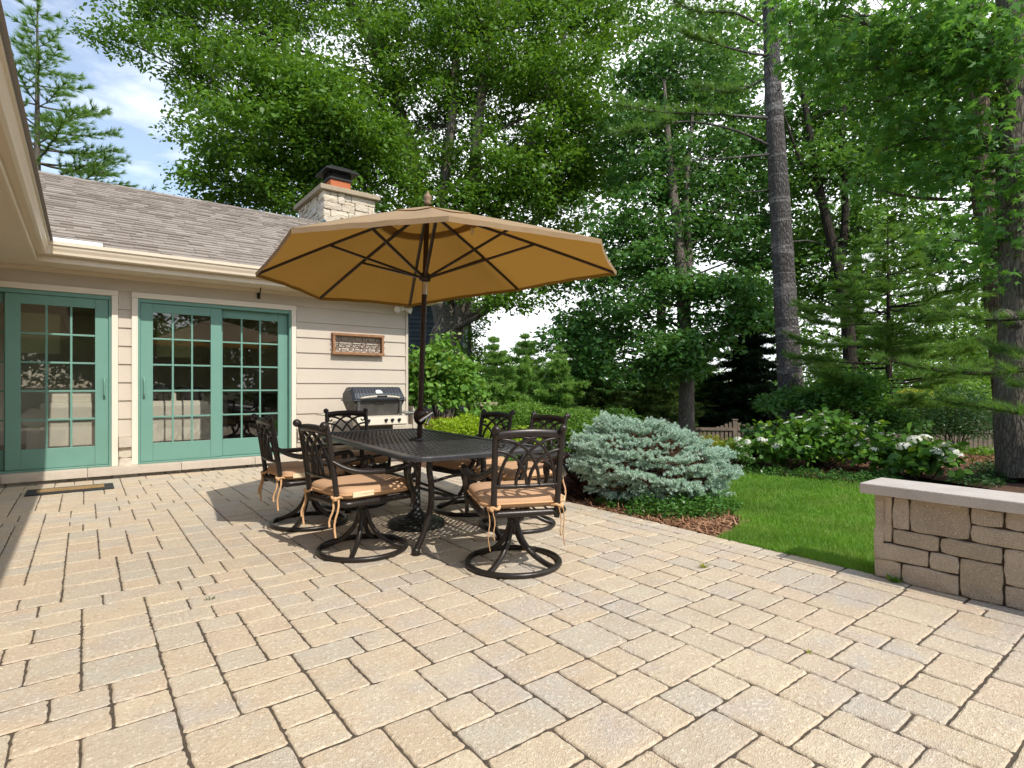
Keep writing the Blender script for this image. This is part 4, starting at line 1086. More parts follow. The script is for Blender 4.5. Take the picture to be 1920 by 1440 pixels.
# widen the joints where they meet so no block overlaps its neighbour
mb = MB(); fw = lambda u_, v_, w_: (0 - w_, -u_, v_)
blocks(mb, rects, fw, .05, .012, .004)
blocks(mb, ashlar(.96, 4.2, 0, .49, .098, 31, (2, 3, 4), (2, 3, 2), (1, 1, 2), (3, 3, 3)), fw, .05, .012, .004)
blocks(mb, ashlar(0, .22, 0, .49, .098, 32, (2, 3), (2, 2), (1, 2), (2, 2)), lambda u_, v_, w_: (u_, 0 + w_, v_), .05, .012, .004)
blocks(mb, ashlar(0, 4.2, 0, .49, .098, 33, (2, 3, 4), (2, 3, 2), (1, 2), (2, 2)), lambda u_, v_, w_: (.22 + w_, -u_, v_), .05, .012, .004)
lw_b = mb.build('blocks', M['wallblock'], lw, fix=False)
mb = MB(); mb.box((.022, -4.2, -.2), (.198, -.022, .489)); mb.build('core', M['joint'], lw)
mb = MB(); y = .06
for l in (1.15, 1.2, 1.2, 1.0): mb.box((-.055, y - l + .002, .4925), (.275, y - .002, .552), .006); y -= l
mb.build('cap', M['capstone'], lw)

# ================================================================ PLANTING
def PL(*a): return [px_lobe(*q) for q in a]
# --- the big elm behind the house
def lob(lst, wmul=1.0):
    out = []
    for q in lst:
        c, r, w = px_lobe(*q[:5]); out.append((c, r, (q[5] if len(q) > 5 else 1) * q[3] * q[4] / 10000 * wmul))
    return out
elm = lob([(228, 72, 18, 62, 34), (350, 120, 18, 95, 75), (270, 15, 19, 85, 50), (405, 255, 17.5, 75, 70), (412, 348, 17, 82, 50), (450, 40, 19, 160, 110), (520, 160, 16, 120, 90), (560, 260, 16, 150, 110), (640, 210, 15.5, 110, 80),
           (480, 330, 16.5, 120, 70), (620, 340, 16.5, 130, 90), (720, 90, 19, 170, 130), (720, 300, 17, 90, 90), (850, 230, 20, 170, 150, 1.0), (950, 80, 19, 170, 130, 1.2), (1040, 200, 19, 120, 130, 1.3), (940, 380, 19, 150, 90, 1.2), (1000, 300, 18, 120, 90), (1110, 280, 19, 70, 90),
           (830, 400, 19.5, 110, 80), (1060, 350, 19, 90, 90), (950, 555, 17.5, 75, 45), (1030, 520, 17.5, 65, 45), (890, 520, 18, 60, 40), (620, -40, 19, 200, 90), (880, -70, 20, 220, 90), (380, -60, 19, 170, 80), (1080, 30, 20, 110, 110), (1120, -60, 20, 120, 90)])
b0 = G(828, 19.5)
tree('elm_tree', 'huge spreading elm behind the house, crown filling the sky above the chimney', [b0, P(832, 650, 19.5), P(838, 600, 19.5), P(800, 470, 19.5), P(760, 250, 19.5), P(690, 60, 19.5), P(600, -60, 19)], [.62, .52, .46, .34, .24, .16, .08], elm, M['leaf_elm'], M['bark'], .15, 130, 38, .60, W=.52, flat=.48, twigs=.35, limb_r=.30, n=12,
     extra=[([P(845, 640, 19.5), P(868, 570, 19.3), P(880, 440, 19), P(900, 200, 19), P(930, 0, 19)], (.34, .12)), ([P(838, 600, 19.5), P(820, 450, 19), P(845, 250, 19), P(860, 20, 19)], (.26, .1)), ([P(870, 540, 19.2), P(980, 440, 18.8), P(1090, 330, 18.5)], (.2, .06)), ([P(850, 560, 19.4), P(1000, 250, 19), P(1060, 60, 19)], (.2, .06))])
# --- pin oak with the round trunk behind the fence
oak = lob([(1110, 640, 15.5, 90, 42), (1180, 585, 15.5, 110, 48), (1080, 600, 16, 60, 30), (1200, 500, 16, 100, 55), (1170, 430, 16, 80, 50), (1290, 560, 15, 90, 50), (1380, 540, 15, 80, 45), (1420, 590, 14.5, 60, 45), (1370, 610, 15, 60, 40), (1250, 650, 15, 110, 42), (1180, 690, 15, 90, 32),
           (1280, 690, 15, 70, 32), (1260, 400, 16, 110, 60), (1340, 450, 16, 90, 60), (1390, 380, 16.5, 80, 60), (1210, 330, 16.5, 80, 60), (1310, 310, 16.5, 110, 70), (1240, 230, 17, 90, 70), (1340, 200, 17, 90, 70), (1400, 280, 17, 60, 60), (1180, 250, 17, 60, 60), (1290, 110, 17, 120, 70), (1200, 140, 17, 60, 60), (1140, 520, 16, 60, 40), (1330, 640, 15, 60, 36), (1420, 480, 16, 60, 50), (1440, 330, 17, 50, 70), (1055, 640, 15.8, 50, 26), (1105, 690, 15.5, 70, 30)], .95)
tree('oak_tree', 'oak with a straight round trunk right behind the picket fence', [G(1287, 15.5), P(1287, 700, 15.5), P(1283, 600, 15.5), P(1272, 450, 15.5), P(1258, 320, 15.8), P(1245, 150, 16)], [.24, .21, .19, .15, .11, .04], oak, M['leaf_oak'], M['bark'], .15, 90, 50, .52, W=.55, flat=.42, twigs=.4, limb_r=.22,
     extra=[([P(1284, 620, 15.5), P(1292, 480, 15.6), P(1287, 360, 15.8), P(1300, 200, 16)], (.13, .04))])
# --- slim multi-stem trees between the pine and the right edge
mid = lob([(1530, 330, 15, 80, 80), (1560, 190, 16, 90, 90), (1620, 430, 15, 80, 60), (1500, 450, 16, 50, 60), (1640, 300, 15, 90, 90), (1510, 560, 16, 50, 40), (1700, 420, 15.5, 70, 50), (1560, 60, 16, 110, 80), (1680, 160, 15.5, 110, 90), (1480, 250, 17, 50, 80), (1760, 460, 16, 60, 40), (1580, 520, 15, 70, 40), (1520, 500, 15.5, 60, 50), (1640, 520, 16, 60, 40), (1720, 300, 16, 80, 80)], .95)
tree('maple_tree', 'slender dark forked tree behind the young pine', [G(1598, 14.5), P(1592, 640, 14.5), P(1570, 500, 14.5), P(1540, 370, 14.7), P(1510, 200, 15), P(1490, 60, 15)], [.19, .16, .13, .10, .07, .03], mid, M['leaf_mid'], M['barkdark'], .15, 90, 46, .5, twigs=.4, limb_r=.25,
     extra=[([P(1572, 520, 14.5), P(1585, 400, 14.6), P(1578, 250, 14.8), P(1600, 80, 15)], (.11, .04)), ([P(1545, 390, 14.7), P(1500, 300, 14.8), P(1462, 190, 15)], (.06, .02))])
# --- sweetgum at the right edge, near: star shaped leaves
star = lob([(1480, 40, 8, 70, 45), (1560, 20, 7.5, 90, 50), (1620, 80, 7.5, 100, 55), (1520, 100, 8, 60, 35), (1700, 30, 7, 110, 60), (1720, 140, 7.5, 110, 60), (1820, 40, 6.8, 110, 60), (1880, 120, 6.6, 70, 60), (1790, 120, 7, 70, 50), (1640, 190, 8, 80, 50), (1740, 240, 7.5, 110, 60), (1660, 280, 8, 70, 45), (1840, 250, 7, 70, 60),
            (1750, 330, 7.6, 80, 40), (1820, 320, 7.2, 60, 40), (1640, 355, 8.2, 40, 20), (1560, 160, 8.4, 70, 45), (1890, 330, 6.8, 60, 60), (1850, 480, 7.5, 60, 45), (1790, 450, 8, 40, 30), (1890, 430, 7, 50, 60), (1900, 520, 7, 40, 40), (1700, -50, 7.5, 200, 40, .5)], .66)
tree('sweetgum_tree', 'sweetgum with star shaped leaves and thick trunk at the right edge', [G(1935, 6.7), P(1915, 760, 6.9), P(1915, 560, 7), P(1903, 400, 7), P(1900, 200, 7), P(1895, -40, 7), P(1890, -300, 7)], [.33, .27, .21, .18, .165, .15, .1], star, M['leaf_star'], M['bark'], .135, 26, 44, .30, shape=STAR, W=1.0, flat=.6, twigs=.6, limb_r=.22, n=14,
     extra=[([P(1902, 180, 7), P(1868, 130, 6.9), P(1850, 60, 6.8)], (.05, .03)), ([P(1925, 620, 6.9), P(1880, 590, 6.9), P(1865, 600, 6.9)], (.12, .03))])
# --- second thick trunk leaning behind it
second = lob([(1850, 180, 10, 90, 70), (1800, 290, 10, 80, 60), (1880, 400, 10, 60, 70), (1760, 80, 10.5, 110, 70), (1840, 560, 10, 50, 35), (1900, 60, 10, 80, 90), (1780, 480, 10.5, 60, 40), (1880, 300, 10, 60, 60)], .9)
tree('leaning_tree', 'thick brown trunk leaning left behind the sweetgum', [G(1905, 9.5), P(1880, 640, 9.5), P(1862, 480, 9.5), P(1843, 350, 9.5), P(1835, 200, 9.5), P(1830, 0, 9.5)], [.24, .20, .185, .17, .15, .1], second, M['leaf_oak'], M['barkbrown'], .14, 60, 40, .42, twigs=.4, limb_r=.22)
# --- tall trees closing the view behind the garden
bk = lob([(1130, 330, 25, 90, 80), (1090, 450, 25, 60, 40), (1180, 230, 26, 110, 90), (1330, 260, 26, 100, 90), (1390, 430, 26, 80, 70), (1440, 560, 25, 60, 50), (1230, 560, 26, 110, 60), (1160, 640, 25, 90, 50), (1300, 680, 25, 80, 50), (1330, 110, 27, 120, 80), (1190, 80, 26, 90, 80), (1260, 10, 26, 110, 70), (1410, 110, 27, 80, 90), (1400, 10, 27, 90, 60), (1480, 180, 27, 60, 80)], .72)
tree('background_tree', 'soft grown tree far behind the oak, seen through its branches', [G(1240, 26), P(1240, 650, 26), P(1240, 450, 26), P(1240, 200, 26)], [.3, .24, .18, .06], bk, M['leaf_mid'], M['barkdark'], .24, 70, 40, .8, twigs=.25, group='tall trees closing the garden')
bk = lob([(1520, 450, 24, 90, 80), (1600, 560, 24, 90, 60), (1500, 620, 25, 60, 40), (1650, 420, 25, 100, 90), (1720, 560, 24, 90, 60), (1560, 280, 26, 110, 90), (1700, 250, 26, 120, 100), (1640, 660, 24, 90, 50)], .60)
tree('background_tree', 'tall tree far behind the young pine, between the dark forked stems', [G(1610, 25), P(1610, 650, 25), P(1605, 450, 25), P(1600, 200, 25)], [.3, .24, .18, .06], bk, M['leaf_mid'], M['barkdark'], .24, 70, 40, .8, twigs=.25, group='tall trees closing the garden')
# --- trees further back (soft green between the trunks)
far1 = lob([(872, 640, 22, 40, 50), (885, 590, 22, 35, 40), (860, 700, 22, 50, 40), (900, 680, 22, 40, 40)], 1.2)
tree('young_tree', 'fresh green young tree beside the neighbour house wall', [G(880, 22), P(880, 680, 22), P(880, 580, 22)], [.12, .09, .03], far1, M['leaf_elm'], M['bark'], .16, 90, 46, .5, twigs=.3)
far0 = lob([(950, 690, 25, 60, 40), (1010, 700, 25, 60, 40), (1060, 680, 25, 50, 40), (900, 720, 24, 50, 30), (980, 650, 26, 40, 25)], 1.1)
tree('sunlit_tree', 'soft pale green tree filling the gap behind the larches', [G(990, 25), P(990, 730, 25), P(990, 660, 25)], [.14, .1, .03], far0, M['leaf_light'], M['bark'], .15, 100, 44, .5, twigs=.2)
far2 = lob([(1545, 655, 26, 60, 40), (1500, 690, 26, 40, 40), (1610, 700, 26, 80, 40), (1500, 620, 27, 40, 30)], 1.0)
tree('sunlit_tree', 'bright sunlit tree glimpsed between pine trunk and young pine', [G(1550, 26), P(1550, 700, 26), P(1550, 620, 26)], [.14, .1, .03], far2, M['leaf_light'], M['bark'], .19, 80, 40, .6, twigs=.2)
far3 = lob([(1770, 650, 24, 90, 50), (1850, 690, 24, 70, 50), (1720, 700, 24, 60, 40), (1820, 610, 24, 50, 30), (1790, 740, 20, 90, 30), (1735, 590, 24, 60, 40), (1700, 640, 24, 60, 40), (1640, 620, 25, 50, 40), (1860, 600, 24, 60, 40)], 1.4)
tree('sunlit_tree', 'yellow green tree in sun behind the pine boughs at the right', [G(1790, 24), P(1790, 700, 24), P(1790, 600, 24)], [.14, .1, .03], far3, M['leaf_light'], M['bark'], .18, 80, 40, .6, twigs=.2)

# --- conifers
def wh(n, h0, h1, b0, b1, cnt, pw=1.0):
    return [(h0 + (h1 - h0) * i / (n - 1), b0 + (b1 - b0) * (i / (n - 1)) ** pw, cnt) for i in range(n)]
# white pine with a bare trunk : the boughs follow the photograph
def bough_set(name, label, trunk, radii, boughs, needle, bark, nper, L, w, step, cat='tree', group=None, spread=.8, extra_clump=1.0, skip=0.0):
    base = Vector(trunk[0]); root = thing(name, label, cat, base, group=group); mb = MB()
    tp = bez([Vector(p) - base for p in trunk], 6); k = len(tp)
    rr = [radii[min(int(i / (k - 1) * (len(radii) - 1)), len(radii) - 2)] + (radii[min(int(i / (k - 1) * (len(radii) - 1)), len(radii) - 2) + 1] - radii[min(int(i / (k - 1) * (len(radii) - 1)), len(radii) - 2)]) * ((i / (k - 1) * (len(radii) - 1)) % 1 if i < k - 1 else 1) for i in range(k)]
    rr = [q * random.uniform(.965, 1.035) for q in rr]; mb.tube(tp, rr, 16)
    for i in range(4, k - 3, 2):      # broken branch stubs
        a = random.uniform(0, 6.283); dv = Vector((math.cos(a), math.sin(a), .25)); mb.tube([tp[i] + dv * rr[i] * .7, tp[i] + dv * (rr[i] + random.uniform(.06, .22))], [.022, .010], 5)
    tips, dirs = [], []
    for pts, r, start, wid in boughs:
        c = bez([Vector(p) - base for p in pts], 8); n = len(c)
        mb.tube(c, [r * (1 - .8 * i / (n - 1)) for i in range(n)], 6, cap=False)
        for i in range(int(n * start), n):
            f = i / (n - 1); d = (c[min(i + 1, n - 1)] - c[max(0, i - 1)]).normalized()
            for _ in range(2):
                sd = (d * .8 + Vector((-d.y, d.x, 0)) * random.uniform(-1, 1) + Vector((0, 0, random.uniform(-.1, .55)))).normalized()
                sl = wid * random.uniform(.5, 1.1) * (1 - .45 * f); e = c[i] + sd * sl
                mb.tube([c[i], c[i].lerp(e, .5) + Vector((0, 0, .03 * sl)), e], [r * .22, r * .14, r * .06], 3, cap=False)
                q = sl * .3
                while q <= sl * 1.01:
                    if random.random() < skip: q += step; continue
                    for _ in range(2 if skip < .3 else 1):
                        off = Vector(rand_dirs(1)[0]) * .11 * wid * extra_clump; off.z *= .6
                        tips.append(c[i] + sd * q + off); dirs.append(sd + off * 2 + Vector((0, 0, .35)))
                    q += step
    mb.build('trunk', bark, root, fix=False)
    V, Fc = needles(np.array([tuple(x) for x in tips]), np.array([tuple(x) for x in dirs]), nper, L, w, spread, 0, L * .5)
    mesh_np('crown', V, Fc, needle, root); return root
bough_set('white_pine', 'tall pine with a bare grey trunk and few level boughs', [G(1492, 11), P(1480, 690, 11), P(1470, 520, 11), P(1462, 380, 11), P(1452, 220, 11), P(1447, 100, 11), P(1436, -150, 11), P(1430, -400, 11)], [.27, .225, .205, .19, .165, .15, .11, .06],
    [([P(1450, 222, 11), P(1350, 215, 10.7), P(1240, 210, 10.5), P(1160, 196, 10.3)], .035, .25, .42), ([P(1453, 278, 11), P(1380, 245, 10.8), P(1290, 228, 10.6), P(1215, 240, 10.4), P(1160, 250, 10.3)], .03, .55, .36), ([P(1456, 288, 11), P(1370, 296, 10.8), P(1290, 302, 10.7)], .028, .97, .1),
     ([P(1447, 62, 11), P(1380, 25, 10.7), P(1300, 20, 10.5), P(1250, -10, 10.3)], .03, .35, .36), ([P(1448, 105, 11), P(1400, 98, 10.8), P(1330, 78, 10.7), P(1280, 60, 10.5)], .03, .5, .36), ([P(1449, 140, 11), P(1380, 170, 11.2), P(1310, 165, 11.3)], .025, .3, .36), ([P(1447, 80, 11), P(1520, 60, 11.4), P(1600, 50, 11.5)], .03, .3, .4), ([P(1440, 0, 11), P(1370, -30, 11), P(1280, -50, 11)], .03, .3, .5),
     ([P(1466, 352, 11), P(1410, 360, 11), P(1380, 356, 11)], .02, .98, .1), ([P(1470, 455, 11), P(1520, 452, 11.3), P(1570, 470, 11.5)], .02, .98, .1)], M['needle_pine'], M['barkpine'], 46, .17, .0085, .13, spread=.95, skip=.35)
# young white pine in layers
py = P(1668, 790, 9.0); py.z = gz(py.x, py.y)
conifer('young_pine', 'young white pine with soft layered boughs in the middle of the garden', py, 3.75, [(.22, 1.15, 5), (.32, 1.3, 6), (.41, 1.5, 6), (.49, 1.4, 6), (.57, 1.1, 5), (.645, 1.15, 6), (.72, .9, 5), (.79, .8, 5), (.86, .55, 5), (.93, .38, 4), (.985, .2, 4)],
        M['needle_pine'], M['barkdark'], .075, .082, 30, .115, .0068, droop=.03, spread=.72, along=.05, top=(-.02, .02), clear=.34, up_tip=.16, irr=.12, sway=.09)
# boughs of a pine that stands just outside the right edge
bough_set('near_pine', 'long needled pine boughs reaching in from the right over the mulch', [G(2060, 6.0), P(2060, 600, 6.0), P(2055, 200, 6.0), P(2050, -200, 6)], [.2, .17, .13, .08],
    [([P(2050, 560, 6), P(1960, 590, 6), P(1860, 600, 6.1), P(1760, 585, 6.3)], .03, .15, .30), ([P(2050, 660, 6), P(1940, 690, 5.9), P(1830, 700, 6.0), P(1730, 690, 6.2), P(1650, 672, 6.4)], .03, .2, .34), ([P(2050, 740, 6), P(1950, 775, 5.9), P(1850, 765, 6.0), P(1770, 752, 6.2)], .025, .3, .26), ([P(2050, 640, 6), P(1980, 660, 6.2), P(1900, 660, 6.6), P(1840, 640, 6.9)], .025, .2, .28), ([P(2050, 700, 6), P(1980, 730, 6.1), P(1900, 720, 6.4)], .025, .2, .28)], M['needle_pine'], M['barkdark'], 75, .125, .0036, .10, spread=.95, extra_clump=.9, skip=.52)
# dark spruce, hemlocks, larches
conifer('dark_spruce', 'very dark drooping spruce between the oak and the pine trunk', G(1405, 19), 6.6, wh(17, .10, .98, 2.0, .25, 8), M['needle_spruce'], M['barkbrown'], .15, .15, 20, .22, .045, droop=.42, spread=.8, along=.15)
conifer('hemlock', 'broad hemlock with light tips left of the oak trunk', G(1225, 18), 3.4, wh(12, .10, .97, 2.1, .3, 8), M['needle_tip'], M['barkdark'], .12, .115, 20, .17, .045, droop=.28, spread=.7, along=.1, group='hemlocks behind the fence')
conifer('hemlock', 'taller hemlock behind the green shrubs, pointed tip showing over the oak leaves', G(1095, 20), 5.2, wh(15, .08, .98, 2.2, .2, 8), M['needle_tip'], M['barkdark'], .12, .12, 20, .18, .05, droop=.28, spread=.7, along=.1, group='hemlocks behind the fence')
conifer('hemlock', 'hemlock half hidden behind the oak trunk on its right', G(1320, 20), 3.2, wh(11, .10, .97, 1.8, .3, 8), M['needle_tip'], M['barkdark'], .12, .13, 20, .18, .05, droop=.28, spread=.7, along=.1, group='hemlocks behind the fence')
conifer('larch', 'light green feathery larch nearest to the leafy bush by the house', G(925, 14), 3.05, wh(15, .12, .99, 1.15, .1, 6, 1.25), M['needle_larch'], M['bark'], .07, .08, 20, .13, .030, droop=.10, spread=.95, along=.1, up_tip=.18, irr=.32, sway=.16, group='pale larches beyond the hedge')
conifer('larch', 'pale airy larch standing in the middle of the group', G(985, 15), 3.35, wh(15, .1, .99, 1.3, .1, 6, 1.25), M['needle_larch'], M['bark'], .07, .085, 20, .13, .030, droop=.10, spread=.95, along=.1, up_tip=.18, irr=.32, sway=.16, group='pale larches beyond the hedge')
conifer('larch', 'pale larch on the right, touching the dark hemlock', G(1045, 14.6), 2.95, wh(14, .1, .99, 1.25, .1, 6, 1.25), M['needle_larch'], M['bark'], .07, .085, 20, .13, .030, droop=.10, spread=.95, along=.1, up_tip=.18, irr=.32, sway=.16, group='pale larches beyond the hedge')
b = P(70, 345, 22); b.z = -1
conifer('sky_pine', 'open blue green pine rising over the roof against the sky', b, 17.6, [(.46, 4.3, 6), (.50, 4.2, 6), (.54, 4.0, 6), (.58, 3.6, 6), (.62, 3.5, 6), (.66, 3.3, 6), (.70, 2.9, 6), (.75, 2.7, 5), (.80, 2.1, 5), (.84, 1.7, 5), (.88, 1.4, 5), (.92, 1.0, 5), (.96, .65, 5), (.99, .3, 4)],
        M['needle_pine'], M['bark'], .26, .28, 28, .27, .018, droop=-.02, spread=.6, along=.12, clear=.25, up_tip=.22)

# --- shrubs
def shrub(name, label, c, r, n, per, L, mat, shape=OVATE, W=.5, clump=.14, flat=.6, cat='shrub', group=None, stems=6, base_z=None, shell=.42, up=.7):
    """c centre, r radii; leaves in clumps in the outer shell, stems from the ground"""
    c = Vector(c); bz = gz(c.x, c.y) if base_z is None else base_z
    root = thing(name, label, cat, (c.x, c.y, bz), group=group); cz = c.z - bz
    d = rand_dirs(n); d[:, 2] = np.abs(d[:, 2]) * 1.15 - .25; d = nrm(d)
    q = rng.random(n) ** shell * (1 + .12 * np.sin(d[:, 0] * 6 + d[:, 1] * 5) + .10 * np.cos(d[:, 1] * 8))
    C = d * q[:, None] * np.array(r) + np.array([0, 0, cz])
    C[:, 2] = np.maximum(C[:, 2], .02)
    V, Fc = clump_leaves(C, np.full(n, clump) * (.7 + .6 * rng.random(n)), per, L, W, shape, flat, up)
    V[:, 2] = np.maximum(V[:, 2], .003)
    if stems:
        mb = MB()
        for _ in range(stems * 4):
            e = C[random.randrange(n)]; limb(mb, (random.gauss(0, .05), random.gauss(0, .05), -.03), tuple(e * .92), .012, .004, 4, .1, .08, 4)
        mb.build('stems', M['twig'], root, fix=False)
    mesh_np('foliage', V, Fc, mat, root)
    return root, C
def PB(px, py, t): return P(px, py, t)
shrub('leafy_bush', 'tall fresh green bush with big leaves at the house corner', PB(822, 735, 11.3), (.88, .88, .98), 330, 17, .115, M['leaf_bush'], ROUND, .66, .17, .7, stems=10)
lime, _ = shrub('lime_hedge', 'low clipped lime green hedge behind the table', PB(868, 822, 9.2), (.72, .40, .36), 1300, 16, .030, M['leaf_lime'], clump=.04, cat='hedge', shell=.2, W=.6); lime.rotation_euler.z = -YAW
lime2, _ = shrub('lime_hedge', 'small lime green mound joining the low hedge on its right, behind the chairs', PB(965, 838, 8.8), (.42, .36, .28), 700, 16, .030, M['leaf_lime'], clump=.04, cat='hedge', shell=.2, W=.6)
shrub('green_shrub', 'light green spreading shrub behind the two chairs on the garden side', PB(985, 800, 11), (.85, .7, .52), 300, 26, .055, M['leaf_light'], clump=.13, flat=.4)
shrub('green_shrub', 'rounded light green shrub between those chairs and the blue spruce', PB(1085, 815, 10.2), (.75, .7, .48), 300, 26, .055, M['leaf_light'], clump=.13, flat=.4)
shrub('green_shrub', 'darker green shrub behind the top left of the blue spruce', PB(1150, 805, 12.5), (.7, .6, .45), 220, 24, .06, M['leaf_mid'], clump=.14, flat=.4)
shrub('hydrangea_plant', 'leafy plant with one pale bloom beyond the lime hedge', PB(890, 800, 10.6), (.35, .35, .28), 70, 9, .10, M['leaf_bush'], ROUND, .6, .10)
shrub('shade_perennials', 'low green plants under the table beyond the paving', PB(905, 868, 8.3), (.6, .5, .16), 120, 12, .06, M['leaf_vinca'], clump=.1, stems=0, cat='plant')
shrub('purple_coral_bells', 'dark purple leaved plant at the left foot of the blue spruce', PB(1062, 890, 6.2), (.26, .26, .20), 60, 8, .085, M['leaf_purple'], ROUND, .9, .08, stems=3, cat='plant')
shrub('purple_coral_bells', 'second purple leaved clump lower down beside the paving edge', PB(1092, 912, 5.75), (.20, .20, .13), 45, 8, .08, M['leaf_purple'], ROUND, .9, .07, stems=3, cat='plant')
# blue spruce mound
def blue_spruce():
    c = P(1215, 862, 5.75); bz = -.018
    root = thing('blue_spruce', 'broad silvery blue dwarf spruce mound beside the paving', 'shrub', (c.x, c.y, bz)); cz = c.z - bz - .02
    nc = 560; d = rand_dirs(nc); d[:, 2] = d[:, 2] * .95 + .14; d = nrm(d)
    lump = 1 + .07 * np.sin(d[:, 0] * 7 + 1) * np.cos(d[:, 1] * 6) + .08 * np.sin(d[:, 2] * 11 + d[:, 0] * 4)
    Rr = np.array([.775, .775, .40]); C = d * (lump * (.84 + .16 * rng.random(nc)))[:, None] * Rr + np.array([0, 0, cz]); lat = C[:, 0] * RT[0] + C[:, 1] * RT[1]; C[:, 2] *= 1 - .26 * np.clip(lat + .1, -.3, 1) ; C[:, 2] = np.maximum(C[:, 2], .08); n = nc
    tips, dirs, tb, db = [], [], [], []
    for i in range(nc):               # each bough ends in a flat hand of stubby shoots
        o = Vector(d[i]); o.z *= .4; o.normalize(); sdv = Vector((-o.y, o.x, 0)); p = Vector(C[i]); sz = random.uniform(.7, 1.25)
        for k in range(9):
            f = random.uniform(-1, 1); a = (o * (1 - .35 * abs(f)) + sdv * f * .8 + Vector((0, 0, random.uniform(-.05, .32)))).normalized()
            st = p + sdv * f * .055 * sz + Vector((0, 0, random.uniform(-.012, .02))); ln = random.uniform(.06, .115) * sz
            for q in np.linspace(.01, ln, 5): tips.append(tuple(st + a * q)); dirs.append(tuple(a))
        for q in range(2): tb.append(tuple(p - o * random.uniform(.03, .16) + Vector(rand_dirs(1)[0]) * .03)); db.append(tuple(o))
    V, Fc = needles(np.array(tips), np.array(dirs), 15, .024, .0075, .95, 0, .006); mesh_np('needles', V, Fc, M['needle_blue'], root)
    V, Fc = needles(np.array(tb), np.array(db), 16, .06, .007, 1.0, 0, .05); mesh_np('inner_twigs', V, Fc, M['needle_brown'], root)
    mb = MB(); mb.tube([(0, 0, -.05), (0.02, 0, .18), (.0, .02, .4)], [.05, .045, .03], 8)
    for i in range(0, n, 3): limb(mb, (0, 0, random.uniform(.12, .32)), tuple(C[i] * .93), .014, .004, 4, 0, .1, 3)
    mb.build('trunk', M['barkbrown'], root, fix=False)
blue_spruce()
# vinca below the spruce: a cover nobody counts
def cover(name, poly_c, n, L, mat, zf, h=.12, kind='stuff', label=None, cat=None, shape=OVATE, W=.5):
    C = []
    for _ in range(n):
        (x, y, rx, ry) = random.choice(poly_c); a = random.uniform(0, 6.283); q = math.sqrt(random.random()); px_, py_ = x + rx * q * math.cos(a), y + ry * q * math.sin(a)
        C.append((px_, py_, zf(px_, py_) + random.random() ** 1.3 * h * (1 - .7 * q * q)))
    C = np.array(C); D = rand_dirs(n); D[:, 2] = D[:, 2] * .4 + .25; Nn = rand_dirs(n) * .6 + np.array([0, 0, .8])
    l = L * (.6 + .7 * rng.random(n)); V, Fc = leaf_arrays(C, D, Nn, l, l * W, shape)
    o = mesh_np(name, V, Fc, mat); tag(o, label, cat, None, kind); return o
v = [P(px, 0, t) for px, t in ((1215, 5.0), (1270, 4.9), (1325, 4.95), (1300, 5.15), (1180, 5.35), (1350, 5.1))]
cover('vinca_ground_cover', [(p.x, p.y, .22, .17) for p in v], 4200, .036, M['leaf_vinca'], lambda x, y: -.01, .19, W=.55)
v = [P(px, 0, t) for px, t in ((1128, 5.35), (1150, 5.2))]
cover('vinca_sprigs', [(p.x, p.y, .08, .07) for p in v], 160, .036, M['leaf_vinca'], lambda x, y: -.01, .10, W=.55)
v = [P(px, 0, t) for px, t in ((1400, 7.45), (1450, 7.3), (1510, 7.15), (1570, 6.95), (1620, 6.8), (1660, 6.9), (1370, 7.7))]
cover('bed_edge_ground_cover', [(p.x, p.y, .32, .16) for p in v], 3200, .04, M['leaf_vinca'], lambda x, y: gz(x, y) - .01, .10, W=.55)
v = [P(px, 0, t) for px, t in ((1830, 6.6), (1880, 6.9), (1860, 7.6), (1910, 7.2))]
cover('shade_ground_cover', [(p.x, p.y, .4, .25) for p in v], 2400, .05, M['leaf_dark'], lambda x, y: gz(x, y) - .01, .12, W=.5)
v = [P(px, 0, t) for px, t in ((1800, 11.0), (1850, 10.8), (1890, 11), (1760, 11.5))]
cover('hosta_ground_cover', [(p.x, p.y, .6, .35) for p in v], 2000, .10, M['leaf_light'], lambda x, y: gz(x, y) - .01, .2, W=.35)
v = [P(px, 0, t) for px, t in ((1290, 9.5), (1350, 9.5), (1400, 9.5), (1260, 10.5), (1330, 10.5), (1450, 10)) ]
cover('rose_ground_cover', [(p.x, p.y, .5, .4) for p in v], 5200, .07, M['leaf_dark'], lambda x, y: gz(x, y), .28, W=.55)
# flowering shrubs
def flower_mesh(r, mat, n=70, dome=.55, name='flower_head'):
    d = rand_dirs(n); d[:, 2] = np.abs(d[:, 2]); C = d * np.array([r, r, r * dome]); Nn = d + rand_dirs(n) * .25
    L = np.full(n, r * .42); D = np.cross(Nn, rand_dirs(n)); V, Fc = leaf_arrays(C - nrm(D) * (r * .2), D, Nn, L, L * .9, ROUND)
    o = mesh_np(name, V, Fc, mat); return o
def flowers(root, C, k, proto_r, mat, pick, lift=.03, name='flower_head', dome=.55, n=70):
    src = flower_mesh(1.0, mat, n, dome, name); src.parent = root; first = True
    for i in pick[:k]:
        o = src if first else src.copy()
        if not first: COL.objects.link(o); o.parent = root
        first = False; s = proto_r * random.uniform(.7, 1.25); o.location = Vector(C[i]) * 1.03 + Vector((0, 0, lift)); o.scale = (s, s, s)
        o.rotation_euler = (random.uniform(-.4, .4), random.uniform(-.4, .4), random.uniform(0, 6))
toward = np.array([-FW[0], -FW[1], .55])
def front(C, cz=.3):
    q = (C - np.array([0, 0, cz])) @ toward + rng.normal(size=len(C)) * .05; return list(np.argsort(-q))
vb, C = shrub('viburnum', 'large viburnum with flat white flower clusters on the far side of the lawn', PB(1535, 838, 7.8), (.82, .82, .46), 320, 11, .085, M['leaf_vib'], ROUND, .74, .13, .6, stems=8)
